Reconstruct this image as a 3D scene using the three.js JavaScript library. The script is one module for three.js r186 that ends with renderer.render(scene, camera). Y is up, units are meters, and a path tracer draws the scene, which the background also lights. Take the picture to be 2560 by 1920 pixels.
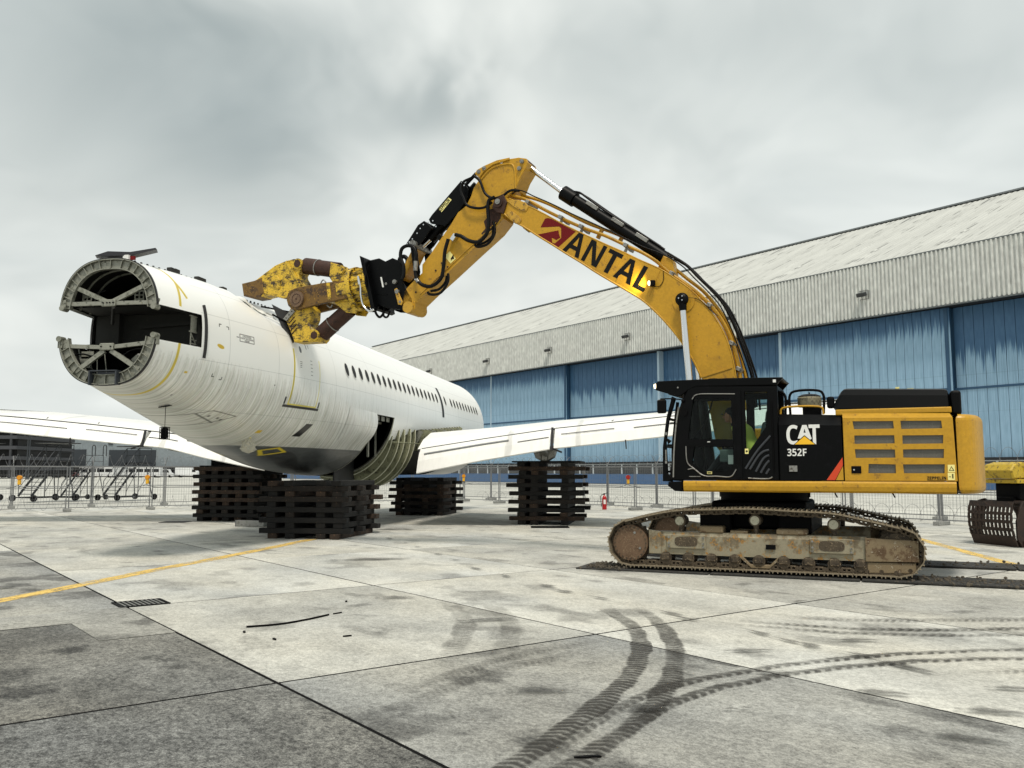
import * as THREE from 'three';
import { mergeGeometries } from 'three/addons/utils/BufferGeometryUtils.js';
import { RoundedBoxGeometry } from 'three/addons/geometries/RoundedBoxGeometry.js';
import { MarchingCubes } from 'three/addons/objects/MarchingCubes.js';
import { TextGeometry } from 'three/addons/geometries/TextGeometry.js';
import { FontLoader } from 'three/addons/loaders/FontLoader.js';

// ---------------------------------------------------------------- camera, sky, sun, exposure
const scene = new THREE.Scene();
const camera = new THREE.PerspectiveCamera(48.0, 4 / 3, 0.1, 3000);
camera.position.set(0, 1.75, 0);
camera.rotation.set(Math.atan(219 / 2156), 0, 0);
const renderer = new THREE.WebGLRenderer({ antialias: true });
renderer.toneMapping = THREE.LinearToneMapping;
renderer.toneMappingExposure = 2.1;
renderer.shadowMap.enabled = true;

function rng(seed) { let a = seed >>> 0; return () => { a = (a + 0x6D2B79F5) | 0; let t = Math.imul(a ^ (a >>> 15), 1 | a); t = (t + Math.imul(t ^ (t >>> 7), 61 | t)) ^ t; return ((t ^ (t >>> 14)) >>> 0) / 4294967296; }; }
const R0 = rng(7);
// tileable value noise
function tileNoise(n, seed) {
  const r = rng(seed), g = new Float32Array(n * n); for (let i = 0; i < n * n; i++) g[i] = r();
  return (u, v) => { u *= n; v *= n; let i = Math.floor(u), j = Math.floor(v); let fx = u - i, fy = v - j; fx = fx * fx * (3 - 2 * fx); fy = fy * fy * (3 - 2 * fy);
    i = ((i % n) + n) % n; j = ((j % n) + n) % n; const i1 = (i + 1) % n, j1 = (j + 1) % n;
    const a = g[j * n + i], b = g[j * n + i1], c = g[j1 * n + i], d = g[j1 * n + i1];
    return a + (b - a) * fx + (c - a) * fy + (a - b - c + d) * fx * fy; };
}
function tileFbm(n, oct, seed, gain = 0.5) {
  const L = []; for (let k = 0; k < oct; k++) L.push(tileNoise(n << k, seed + k * 13));
  return (u, v) => { let s = 0, a = 1, t = 0; for (let k = 0; k < oct; k++) { s += a * L[k](u, v); t += a; a *= gain; } return s / t; };
}
const sm = (a, b, x) => { x = Math.min(1, Math.max(0, (x - a) / (b - a))); return x * x * (3 - 2 * x); };
const mix = (a, b, t) => a + (b - a) * t;

{ // overcast sky: layered stratocumulus, the same everywhere round the horizon
  const W = 2048, H = 1024, data = new Float32Array(W * H * 4);
  const f1 = tileFbm(4, 6, 11, 0.55), f2 = tileFbm(8, 5, 57, 0.5), f3 = tileFbm(16, 4, 91, 0.5);
  const blobs = [[-25, 21, 12, 7, .75], [-15, 24, 9, 5, .45], [-28, 28, 13, 6, .45], [-5.5, 25, 6, 3, .5], [-17, 19, 7, 3, .25], [6, 27, 8, 4, .3], [22, 27, 11, 5, .28], [16, 20, 9, 3, .18], [-20, 12, 10, 2.2, .22], [3, 16, 12, 2.4, .2]];
  for (let j = 0; j < H; j++) for (let i = 0; i < W; i++) {
    const el = (j + .5) / H * Math.PI - Math.PI / 2, phi = ((i + .5) / W - .5) * 2 * Math.PI;
    // equirect: u = atan2(z, x) / 2pi + .5
    const dx = Math.cos(phi) * Math.cos(el), dz = Math.sin(phi) * Math.cos(el), dy = Math.max(0, Math.sin(el));
    const k = 0.16 / (dy + 0.28);
    const wx = (f2(dx * k + .3, dz * k) - .5) * .1, wz = (f2(dx * k, dz * k + .6) - .5) * .1;
    const px = dx * k + wx, pz = dz * k + wz;
    const big = sm(.36, .62, f1(px + .13, pz + .4)), mid = f2(px * 1.7 + .7, pz * 1.7), puff = f3(px * 1.9 + .1, pz * 1.9 + .3), wisp = f3(px * 4.3 + .5, pz * 3.1 + .8);
    const az = Math.atan2(dx, -dz) * 57.2958 + (puff - .5) * 9 + (wisp - .5) * 4, ed = el * 57.2958 + (mid - .5) * 7 + (wisp - .5) * 3;
    let dk = 0; for (const b of blobs) { const q = ((az - b[0]) / b[2]) ** 2 + ((ed - b[1]) / b[3]) ** 2; dk += b[4] * Math.exp(-q * 1.2); }
    let t = .62 + .26 * big + (mid - .5) * .5 + (puff - .5) * .42 + (wisp - .5) * .22 - dk * (.2 + .75 * mid + .3 * (puff - .5));
    t = mix(t, 1.0 + (puff - .5) * .25, sm(.4, .02, dy) * .72);
    t = Math.min(1.12, Math.max(.05, t));
    const w = sm(.2, .8, f1(px * .8 + .5, pz * .8 + .1));
    const o = (j * W + i) * 4;
    if (el < 0) { data[o] = data[o + 1] = .25; data[o + 2] = .24; data[o + 3] = 1; continue; }
    data[o] = mix(.105, .392, t) + .007 * w; data[o + 1] = mix(.14, .414, t); data[o + 2] = mix(.153, .404, t) - .007 * w; data[o + 3] = 1;
  }
  const sky = new THREE.DataTexture(data, W, H, THREE.RGBAFormat, THREE.FloatType);
  sky.mapping = THREE.EquirectangularReflectionMapping; sky.magFilter = THREE.LinearFilter; sky.minFilter = THREE.LinearFilter; sky.needsUpdate = true;
  scene.background = sky; scene.environment = sky;
}
const sun = new THREE.DirectionalLight(0xfff6e8, 1.5);
sun.position.set(5, 60, 11); sun.target.position.set(0, 0, -20);
sun.castShadow = true; sun.shadow.radius = 20; sun.shadow.mapSize.set(2048, 2048);
Object.assign(sun.shadow.camera, { left: -60, right: 60, top: 60, bottom: -60, near: 1, far: 200 });
scene.add(sun, sun.target);

const fBold = await new FontLoader().loadAsync('fonts/droid/droid_sans_bold.typeface.json');
console.log('sky done');

// ---------------------------------------------------------------- helpers
const taken = {};
function numbered(n) { if (!(n in taken)) { taken[n] = 0; return n; } taken[n]++; return n + '_' + String(taken[n]).padStart(3, '0'); }
function uvm(g) { // uv in metres by the dominant axis of the face normal
  const p = g.attributes.position, n = g.attributes.normal, uv = new Float32Array(p.count * 2);
  for (let i = 0; i < p.count; i += 3) {
    let nx = 0, ny = 0, nz = 0; for (let k = 0; k < 3; k++) { nx += n.getX(i + k); ny += n.getY(i + k); nz += n.getZ(i + k); }
    nx = Math.abs(nx); ny = Math.abs(ny); nz = Math.abs(nz);
    for (let k = 0; k < 3; k++) { const x = p.getX(i + k), y = p.getY(i + k), z = p.getZ(i + k); let u, v;
      if (ny >= nx && ny >= nz) { u = x; v = z; } else if (nx >= nz) { u = z; v = y; } else { u = x; v = y; }
      uv[(i + k) * 2] = u; uv[(i + k) * 2 + 1] = v; }
  }
  g.setAttribute('uv', new THREE.BufferAttribute(uv, 2)); return g;
}
function flat(gs, keepUV) {
  gs = (Array.isArray(gs) ? gs : [gs]).map(g => { let q = g.index ? g.toNonIndexed() : g; if (!q.attributes.normal) q.computeVertexNormals(); const r = new THREE.BufferGeometry(); r.setAttribute('position', q.attributes.position); r.setAttribute('normal', q.attributes.normal); if (keepUV && q.attributes.uv) r.setAttribute('uv', q.attributes.uv); return r; });
  const g = gs.length > 1 ? mergeGeometries(gs) : gs[0];
  return keepUV ? g : uvm(g);
}
function mesh(name, gs, m, parent, o = {}) {
  const me = new THREE.Mesh(o.raw ? gs : flat(gs, o.keepUV), m);
  me.castShadow = me.receiveShadow = true;
  me.name = parent ? name : numbered(name);
  (parent || scene).add(me);
  if (o.label) me.userData.label = o.label;
  return me;
}
function tag(o, label, category, group) { o.userData.label = label; o.userData.category = category; if (group) o.userData.group = group; return o; }
function thing(name, label, category, pos = [0, 0, 0], ry = 0, group) {
  const g = new THREE.Group(); g.name = numbered(name); g.position.set(...pos); g.rotation.y = ry; scene.add(g); return tag(g, label, category, group);
}
function struct(name, pos = [0, 0, 0], ry = 0) { const g = new THREE.Group(); g.name = numbered(name); g.position.set(...pos); g.rotation.y = ry; g.userData.kind = 'structure'; scene.add(g); return g; }
function sub(name, parent, pos = [0, 0, 0], rot = [0, 0, 0]) { const g = new THREE.Group(); g.name = name; g.position.set(...pos); g.rotation.set(...rot); parent.add(g); return g; }
function copy(root, label, pos, ry) { const r = root.clone(); r.userData = { ...root.userData }; r.name = numbered(root.name.replace(/_\d+$/, '')); scene.add(r); if (pos) r.position.set(...pos); if (ry !== undefined) r.rotation.y = ry; if (label) r.userData.label = label; return r; }
const V3 = (x, y, z) => new THREE.Vector3(x, y, z);
const box = (w, h, d, x = 0, y = 0, z = 0, rx = 0, ry = 0, rz = 0) => { const g = new THREE.BoxGeometry(w, h, d); if (rx) g.rotateX(rx); if (ry) g.rotateY(ry); if (rz) g.rotateZ(rz); return g.translate(x, y, z); };
const rbox = (w, h, d, r, x = 0, y = 0, z = 0, rx = 0, ry = 0, rz = 0) => { const g = new RoundedBoxGeometry(w, h, d, 2, r); if (rx) g.rotateX(rx); if (ry) g.rotateY(ry); if (rz) g.rotateZ(rz); return g.translate(x, y, z); };
function rod(p, q, r, r2 = r, n = 14) { const a = V3(...p), b = V3(...q), d = b.clone().sub(a), g = new THREE.CylinderGeometry(r2, r, d.length(), n); g.applyQuaternion(new THREE.Quaternion().setFromUnitVectors(V3(0, 1, 0), d.clone().normalize())); const c = a.add(b).multiplyScalar(.5); return g.translate(c.x, c.y, c.z); }
function bar(p, q, w, h) { // square bar between two points
  const a = V3(...p), b = V3(...q), d = b.clone().sub(a), g = new THREE.BoxGeometry(w, d.length(), h); g.applyQuaternion(new THREE.Quaternion().setFromUnitVectors(V3(0, 1, 0), d.clone().normalize())); const c = a.add(b).multiplyScalar(.5); return g.translate(c.x, c.y, c.z); }
const pipe = (pts, r, seg = 0, n = 8, closed = false) => new THREE.TubeGeometry(new THREE.CatmullRomCurve3(pts.map(p => V3(...p)), closed, 'centripetal'), seg || pts.length * 5, r, n, closed);
const disc = (x, y, z0, z1, r, n = 28) => { const g = new THREE.CylinderGeometry(r, r, z1 - z0, n); g.rotateX(Math.PI / 2); return g.translate(x, y, (z0 + z1) / 2); };
// flat list [a, y, a, y ...] with x = -a  (a counts forward along the machine)
const pl = (L, sx = -1) => { const o = []; for (let i = 0; i < L.length; i += 2) o.push(new THREE.Vector2(L[i] * sx, L[i + 1])); return o; };
function ext(L, z0, z1, bevel = 0, holes = [], sx = -1) {
  const s = new THREE.Shape(Array.isArray(L) ? pl(L, sx) : L); if (Array.isArray(L)) for (const h of holes) s.holes.push(new THREE.Path(pl(h, sx)));
  const g = new THREE.ExtrudeGeometry(s, { depth: z1 - z0 - 2 * bevel, bevelEnabled: bevel > 0, bevelThickness: bevel, bevelSize: bevel, bevelOffset: -bevel, bevelSegments: 1, curveSegments: 6 });
  return g.translate(0, 0, z0 + bevel);
}
function text(str, x, y, z, w, h, d = .004, rot = 0, shear = 0) { // w, h: box the letters fill
  const g = new TextGeometry(str, { font: fBold, size: 1, depth: d, curveSegments: 5, bevelEnabled: false }); g.computeBoundingBox(); const b = g.boundingBox;
  g.translate(-b.min.x, -b.min.y, 0); g.scale(w / (b.max.x - b.min.x), h / (b.max.y - b.min.y), 1);
  if (shear) { const p = g.attributes.position; for (let i = 0; i < p.count; i++) p.setX(i, p.getX(i) + shear * p.getY(i)); }
  if (rot) g.rotateZ(rot); return g.translate(x, y, z);
}
function tex8(w, h, fn, o = {}) {
  const d = new Uint8Array(w * h * 4);
  for (let j = 0; j < h; j++) for (let i = 0; i < w; i++) { const c = fn((i + .5) / w, (j + .5) / h), q = (j * w + i) * 4; d[q] = Math.min(255, Math.max(0, c[0] * 255)); d[q + 1] = Math.min(255, Math.max(0, c[1] * 255)); d[q + 2] = Math.min(255, Math.max(0, c[2] * 255)); d[q + 3] = c.length > 3 ? Math.min(255, Math.max(0, c[3] * 255)) : 255; }
  const t = new THREE.DataTexture(d, w, h, THREE.RGBAFormat); t.magFilter = THREE.LinearFilter; t.minFilter = THREE.LinearMipmapLinearFilter; t.generateMipmaps = true; t.wrapS = t.wrapT = THREE.RepeatWrapping; if (!o.data) t.colorSpace = THREE.SRGBColorSpace; if (o.size) t.repeat.set(1 / o.size, 1 / (o.sizeV || o.size)); t.needsUpdate = true; return t;
}
function canvasTex(w, h, draw, o = {}) { const c = document.createElement('canvas'); c.width = w; c.height = h; draw(c.getContext('2d'), w, h); const t = new THREE.CanvasTexture(c); if (!o.data) t.colorSpace = THREE.SRGBColorSpace; t.wrapS = t.wrapT = o.clamp ? THREE.ClampToEdgeWrapping : THREE.RepeatWrapping; t.anisotropy = 8; return t; }
const std = o => new THREE.MeshStandardMaterial({ roughness: .6, metalness: 0, ...o });
const phy = o => new THREE.MeshPhysicalMaterial({ roughness: .5, metalness: 0, ...o });
const lin = (r, g, b) => new THREE.Color().setRGB(r, g, b);
// ---------------------------------------------------------------- materials
const nA = tileFbm(4, 6, 201), nB = tileFbm(16, 5, 333), nC = tileFbm(64, 3, 444, .7), nD = tileNoise(256, 77), nE = tileNoise(512, 78);
// mottled paint / metal: c1 base, c2 patches, amt, speck of c3
function mottle(sz, c1, c2, c3, th, spk, o = {}) {
  return tex8(512, 512, (u, v) => { const a = nA(u, v), b = nB(u + .3, v), c = nC(u, v + .2); const t = sm(th, th + .16, a * .55 + b * .45), s = sm(spk, spk + .08, b * .5 + c * .5), n = .93 + .14 * c; return [0, 1, 2].map(k => mix(mix(c1[k], c2[k], t), c3[k], s) * n); }, { size: sz, ...o });
}
const S = h => [(h >> 16 & 255) / 255, (h >> 8 & 255) / 255, (h & 255) / 255];
const bumpFine = tex8(512, 512, (u, v) => { const q = nC(u, v) * .6 + nE(u, v) * .4; return [q, q, q]; }, { data: true, size: .7 });
const M = {
  yellow: phy({ map: mottle(2.4, S(0xb38820), S(0xab8020), S(0x8a6824), .52, .64), roughness: .4, specularIntensity: .7 }),
  yellowWorn: std({ map: mottle(1.1, S(0xb88e28), S(0x987222), S(0x3a2c1a), .5, .6), roughness: .5 }),
  // yellow paint scraped through, black grease in the scratches
  shearYellow: std({ map: tex8(768, 768, (u, v) => { const a = nB(u, v), b = nA(u * 2, v * 2), c = nC(u, v), vein = Math.min(Math.abs(a - .5), Math.abs(nB(v + .37, u + .11) - .5) * 1.15); const m = sm(.4, .58, b), k = sm(.022 * m + .004, .003, vein + (c - .5) * .012), br = sm(.56, .68, b * .6 + nA(v, u) * .4) * .8; const y = [.80, .66, .17], d = [.1, .075, .045], w = [.38, .27, .11]; return [0, 1, 2].map(i => mix(mix(y[i], w[i], br), d[i], Math.max(k, sm(.52, .62, nC(u * .25, v * 1.5) * .5 + b * .5) * .85)) * (.92 + .16 * c)); }, { size: 1.1 }), roughness: .48 }),
  rust: std({ map: mottle(.6, S(0x3a2218), S(0x26150f), S(0x5a3a26), .5, .62), roughness: .6, metalness: .3 }),
  black: phy({ map: mottle(1.5, S(0x040506), S(0x060608), S(0x0d0e11), .5, .66), roughness: .42, specularIntensity: .22 }),
  blackMatt: phy({ color: 0x040405, roughness: .6, specularIntensity: .2 }),
  rubber: phy({ color: 0x050506, roughness: .42, specularIntensity: .35 }),
  chrome: std({ color: 0xd8dadb, roughness: .16, metalness: 1 }),
  steel: std({ map: mottle(.8, S(0x8c8c88), S(0x74736e), S(0x4b4540), .5, .62), roughness: .45, metalness: .6 }),
  galv: std({ color: lin(.2, .205, .21), roughness: .5, metalness: .6 }),
  track: std({ map: mottle(.5, S(0x4d4335), S(0x2f2820), S(0x80715a), .5, .58), roughness: .62, metalness: .35 }),
  shoe: std({ map: mottle(.4, S(0x857a66), S(0x5c5344), S(0xa79c86), .5, .58), roughness: .6, metalness: .35 }),
  frameWorn: std({ map: mottle(1.3, S(0x8f8873), S(0x6a5f4b), S(0x96703a), .5, .6), roughness: .6, metalness: .25 }),
  frameRust: std({ map: mottle(.9, S(0x7a6b52), S(0x54402b), S(0x928a78), .49, .62), roughness: .65, metalness: .2 }),
  hubRust: std({ map: mottle(.5, S(0x6a5440), S(0x55412f), S(0x8c7860), .5, .6), roughness: .6, metalness: .3 }),
  glass: phy({ color: 0xe8f0ee, transmission: 1, thickness: 0, roughness: .02, ior: 1.3, specularIntensity: .35 }),
  grille: std({ map: canvasTex(256, 256, (c, w, h) => { c.fillStyle = '#77756e'; c.fillRect(0, 0, w, h); c.fillStyle = '#2c2c2a'; for (let j = 0; j < 16; j++) for (let i = 0; i < 16; i++) { c.beginPath(); c.arc(i * 16 + (j % 2) * 8, j * 16 + 8, 5.6, 0, 7); c.fill(); } }), roughness: .6, metalness: .5 }),
  red: phy({ color: 0x62080a, roughness: .5, specularIntensity: .4 }),
  redOr: std({ color: 0xc23c12, roughness: .4 }),
  white: std({ color: 0xd9dad7, roughness: .45 }),
  decalYel: std({ color: 0xe9b41c, roughness: .45 }),
  sticker: std({ color: 0xe6dc8e, roughness: .5 }),
  ink: phy({ color: 0x050506, roughness: .5, specularIntensity: .4 }),
  seat: std({ color: 0x54605e, roughness: .8 }),
  hivis: std({ color: 0xdcea6a, roughness: .75 }),
  cloth: std({ color: 0x14161b, roughness: .9 }),
  skin: std({ color: 0x9a6b52, roughness: .6 }),
  lampGlass: std({ color: 0xfff4d8, emissive: 0xffe9b8, emissiveIntensity: 1.6, roughness: .3 }),
};
M.grille.map.repeat.set(6, 6);
for (const k of ['yellowWorn', 'shearYellow', 'rust', 'track', 'shoe', 'frameWorn', 'frameRust', 'hubRust']) { M[k].bumpMap = bumpFine; M[k].bumpScale = .004; }
console.log('materials done');
// ---------------------------------------------------------------- apron of concrete slabs
const apronTurn = Math.asin(.6036), AB = (a, b, y = 0) => [-.6036 * a + .7973 * b, y, -.7973 * a - .6036 * b];
const apron = struct('apron', [0, 0, 0], apronTurn);   // local x = across the lanes, local -z = along the hangar
const SW = 3.585, SL = 5.06, B0 = 2.91, A0 = 7.08;
function concrete(seed, base, spread, grit, stain) {
  const f1 = tileFbm(3, 5, seed, .55), f2 = tileFbm(24, 4, seed + 5, .6), f3 = tileFbm(6, 4, seed + 9);
  const st = tileFbm(2, 3, seed + 21), r = rng(seed), spots = []; for (let i = 0; i < 26; i++) spots.push([r(), r(), .004 + r() * .016, r()]);
  return tex8(1280, 1280, (u, v) => {
    let q = base + (f1(u, v) - .5) * spread + (f2(u, v) - .5) * .1 * grit;
    const g1 = nC(u * 2, v * 2), g2 = nE(u * 2.3, v * 2.3), g3 = nD(u * 1.7, v * 1.7);
    q += (g1 - .5) * .22 * grit + (g2 - .5) * .17 * grit + (g3 - .5) * .1 * grit;
    q -= sm(.58, .75, f3(u + .2, v)) * stain * .35;
    q -= sm(.74, .82, g1 * .6 + g2 * .4) * .22 * grit;
    for (const s of spots) { const d = Math.hypot(u - s[0], (v - s[1]) * 1.4); if (d < s[2]) q -= .07 * s[3] * (1 - d / s[2]); }
    const w = st(u, v) - .5;
    return [q * (1.0 + w * .05), q * (1.0 + w * .015), q * (.962 - w * .05)];
  });
}
const slabBump = tex8(1024, 1024, (u, v) => { const q = nC(u * 2, v * 2) * .5 + nE(u * 2.3, v * 2.3) * .35 + nB(u, v) * .15; return [q, q, q]; }, { data: true });
const slabMats = [];
{ const L = [[501, .685, .2, 1.0, .4], [517, .66, .24, 1.05, .5], [533, .705, .2, .95, .3], [547, .67, .26, 1.05, .4], [561, .40, .2, 1.6, .5], [577, .36, .22, 1.75, .3], [591, .54, .24, 1.2, .5]];
  for (const p of L) slabMats.push(std({ map: concrete(...p), roughness: .82, bumpMap: slabBump, bumpScale: .006 })); }
console.log('concrete done');
{
  // four uv turns of one slab shape, edges chamfered
  const geos = [0, 1, 2, 3].map(k => {
    const w = SW - .034, l = SL - .046, c = .004, h = .2; const p = [], q = [];
    const T = [[-w / 2 + c, -l / 2 + c], [w / 2 - c, -l / 2 + c], [w / 2 - c, l / 2 - c], [-w / 2 + c, l / 2 - c]], E = [[-w / 2, -l / 2], [w / 2, -l / 2], [w / 2, l / 2], [-w / 2, l / 2]];
    const quad = (a, b, c2, d) => { for (const v of [a, c2, b, a, d, c2]) { p.push(...v); let u = v[0] / w + .5, t = v[2] / l + .5; if (k & 1) u = 1 - u; if (k & 2) t = 1 - t; q.push(u, t); } };
    const t3 = i => [T[i][0], 0, T[i][1]], e3 = (i, y) => [E[i][0], y, E[i][1]];
    quad(t3(0), t3(1), t3(2), t3(3));
    for (let i = 0; i < 4; i++) { const j = (i + 1) % 4; quad(t3(j), t3(i), e3(i, -c), e3(j, -c)); quad(e3(j, -c), e3(i, -c), e3(i, -h), e3(j, -h)); }
    const g = new THREE.BufferGeometry(); g.setAttribute('position', new THREE.Float32BufferAttribute(p, 3)); g.setAttribute('uv', new THREE.Float32BufferAttribute(q, 2)); g.computeVertexNormals(); return g;
  });
  const r = rng(99), cells = [];
  for (let ia = -2; ia < 8; ia++) for (let ib = -3; ib < 8; ib++) {
    const a = A0 + (ia + .5) * SL, b = B0 + (ib + .5) * SW, P = AB(a, b);
    if (P[2] > 1 || P[2] < -45) continue;
    if (Math.abs(P[0]) > -P[2] * .62 + 5) continue;
    let k = Math.floor(r() * 4); if (ib < 0) k = ia < 1 ? (r() < .5 ? 4 : 5) : (ia < 3 ? 6 : Math.floor(r() * 4));
    if (ib === -1 && ia === 0) k = 4; if (ib === -1 && ia === -1) k = 5; if (ib === 0 && ia === -1) k = 6;
    cells.push([b, -a]);
    const s = mesh('concrete_slab', geos[Math.floor(r() * 4)], slabMats[k], apron, { raw: true });
    s.position.set(b, (r() - .5) * .003, -a); s.rotation.set((r() - .5) * .0006, 0, (r() - .5) * .0006);
  }
  mesh('joint_filler', cells.map(q => box(SW, .05, SL, q[0], -.0285, q[1])), phy({ color: 0x060606, roughness: .8, specularIntensity: .2 }), apron);
}
{ // everything beyond the slabs: one sheet of paving out to the horizon
  const far = tex8(1024, 1024, (u, v) => { let q = .7 + (nA(u, v) - .5) * .22 + (nB(u, v) - .5) * .1 + (nC(u, v) - .5) * .08; return [q, q, q * .96]; }, { size: 26 });
  const g = new THREE.PlaneGeometry(3200, 3200, 1, 1).rotateX(-Math.PI / 2).translate(0, -.07, -600);
  const m = mesh('ground', g, std({ map: far, roughness: .85 }), null); m.userData.kind = 'structure';
}
// painted lines, thin sheets on the slabs
function stripe(name, L, R2, y, m, parent, wear) { // two edges given as x,z lists
  const n = L.length / 2, c = k => new THREE.CatmullRomCurve3(Array.from({ length: n }, (_, i) => V3(k[2 * i], y, k[2 * i + 1])));
  const cl = c(L), cr = c(R2), N = 60, p = [], uv = [], ix = []; const len = cl.getLength();
  for (let i = 0; i <= N; i++) { const a = cl.getPointAt(i / N), b = cr.getPointAt(i / N); p.push(a.x, a.y, a.z, b.x, b.y, b.z); uv.push(i / N * len, 0, i / N * len, 1); if (i < N) { const o = i * 2; ix.push(o, o + 1, o + 2, o + 1, o + 3, o + 2); } }
  const g = new THREE.BufferGeometry(); g.setAttribute('position', new THREE.Float32BufferAttribute(p, 3)); g.setAttribute('uv', new THREE.Float32BufferAttribute(uv, 2)); g.setIndex(ix); g.computeVertexNormals();
  const nn = g.attributes.normal; if (nn.getY(0) < 0) { for (let i = 0; i < ix.length; i += 3) { const t = ix[i]; ix[i] = ix[i + 1]; ix[i + 1] = t; } g.setIndex(ix); g.computeVertexNormals(); }
  return mesh(name, g, m, parent, { raw: true });
}
const PI_ = Math.PI, marks = struct('pavement_markings');
{
  const wear = (r, g, b, th) => tex8(1024, 128, (u, v) => { const a = nC(u * 2, v * .5) * .5 + nB(u, v * .3) * .5; const e = Math.min(v, 1 - v) * 8 + (nD(u, v * .2) - .5) * .8; const al = sm(th, th + .1, a) * sm(0, .35, e); const n = .85 + .3 * nC(u, v); return [r * n, g * n, b * n, Math.min(1, 1 - al * 0 - (1 - al) * .75)]; });
  const ty = wear(.84, .71, .38, .42), tw = wear(.86, .85, .78, .42); ty.repeat.set(1 / 6, 1); tw.repeat.set(1 / 6, 1);
  const my = std({ map: ty, transparent: true, roughness: .7 }), mw = std({ map: tw, transparent: true, roughness: .7 });
  stripe('yellow_line', [-8.0, -8.0, -7.09, -12.17, -6.79, -13.98, -6.5, -15.9, -6.06, -18.17, -5.33, -22.81], [-7.7, -7.9, -6.80, -12.1, -6.5, -13.85, -6.2, -15.8, -5.76, -18.1, -5.05, -22.7], .004, my, marks);
  stripe('yellow_line', [11.1, -24, 10.72, -22.6, 10.40, -20.85, 9.96, -18.5, 9.65, -16.68, 9.3, -14], [10.8, -24.1, 10.42, -22.5, 10.10, -20.7, 9.66, -18.4, 9.35, -16.6, 9.0, -14], .004, my, marks);
  stripe('white_line', [-24, -30, -18.92, -32.21, -16.52, -33.32, -13.03, -35.47, -8, -38.5], [-24, -29.75, -18.92, -31.95, -16.52, -33.06, -13.03, -35.2, -8, -38.2], .004, mw, marks);
}
// tyre marks: rubber and mud prints with the tread's cross bars, each print its own texture
{
  let y = .005, seed = 3;
  const track = (L, w, str, lugW = .085, cut0 = 0, cut1 = 0) => {
    const n = L.length / 2, c = new THREE.CatmullRomCurve3(Array.from({ length: n }, (_, i) => V3(L[2 * i], 0, L[2 * i + 1]))), a = [], b = [], len = c.getLength();
    for (let i = 0; i <= 24; i++) { const p = c.getPointAt(i / 24), t = c.getTangentAt(i / 24); a.push(p.x - t.z * w / 2, p.z + t.x * w / 2); b.push(p.x + t.z * w / 2, p.z - t.x * w / 2); }
    const f = tileFbm(8, 4, seed += 7), W = 2048; const tx = tex8(W, 64, (u, v) => { const d = u * len, lug = Math.abs(((d / lugW + (v < .5 ? v : 1 - v) * 1.5) % 1) - .5) * 2, l = sm(.2, .7, lug), e = Math.min(v, 1 - v) * 5, n1 = f(d / 2.3, v * .12), n2 = nC(d / 3, v * .05), n3 = nE(d / 2, v * .04), n4 = nA(d / 9, .3);
      const ends = sm(0, .9 + .6 * n1, d - cut0) * sm(0, .9 + .6 * n1, len - d - cut1); let al = sm(.1, 1, e + (n1 - .5) * 1.6) * (.22 + .55 * l) * (.25 + 1.1 * n1) * (.5 + .9 * n2) * (.6 + .7 * n3) * (.45 + 1.0 * n4) * ends; return [.2, .195, .18, Math.min(.8, al * str * 1.3)]; });
    tx.repeat.set(1 / len, 1); tx.wrapS = THREE.ClampToEdgeWrapping; stripe('tyre_mark', a, b, y, std({ map: tx, transparent: true, roughness: .9 }), marks); y += .0012; };
  track([1.15, -11.6, 1.24, -10.99, 1.36, -10.17, 1.33, -9.21, 1.22, -8.42, 1.02, -7.67, .76, -6.97, .49, -6.34, .23, -5.81, .09, -5.54, -.2, -5.0, -.5, -4.5], .23, 1.15);
  track([1.55, -11.6, 1.65, -10.99, 1.71, -10.17, 1.66, -9.21, 1.55, -8.42, 1.37, -7.59, 1.12, -6.84, .86, -6.23, .56, -5.67, .34, -5.32, 0, -4.8], .23, 1.1);
  track([8, -8.9, 5.06, -8.74, 4.29, -8.63, 3.54, -8.47, 2.65, -8.12, 1.91, -7.71, 1.42, -7.38, 1.01, -6.94, .66, -6.4, .3, -5.7, 0, -5], .17, .95, .12);
  track([8, -8.45, 4.81, -8.32, 4.11, -8.27, 3.37, -8.08, 2.53, -7.76, 1.81, -7.31, 1.32, -6.87, .98, -6.4, .68, -5.86, .4, -5.3], .17, 1.0, .12);
  track([9, -9.9, 5.71, -9.85, 4.62, -9.79, 3.76, -9.88, 3.07, -10.17, 2.48, -10.48], .2, .8, .1);
  track([9, -9.5, 5.49, -9.47, 4.48, -9.49, 3.65, -9.6, 2.99, -9.91, 2.3, -10.3], .17, .7, .1);
  track([9, -10.5, 5.9, -10.45, 4.7, -10.4, 3.7, -10.5, 3.0, -10.75], .3, .5);
  track([1.3, -9.34, .71, -9.03, .23, -8.63, -.21, -8.12, -.76, -7.27, -1.19, -6.71], .24, .55);
  track([1.19, -8.74, .67, -8.53, .21, -8.17, -.2, -7.76, -.68, -6.91, -1.1, -6.2], .24, .5);
  track([-1.02, -12.4, -.67, -10.99, -.52, -9.88, -.58, -8.74, -.69, -7.94], .3, .5);
  track([-.5, -12.4, -.15, -10.99, 0, -9.88, -.06, -8.74, -.17, -7.94], .3, .4);
  track([8, -7.9, 5.0, -7.85, 4.0, -7.72, 3.4, -7.6], .17, .5);
}
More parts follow.
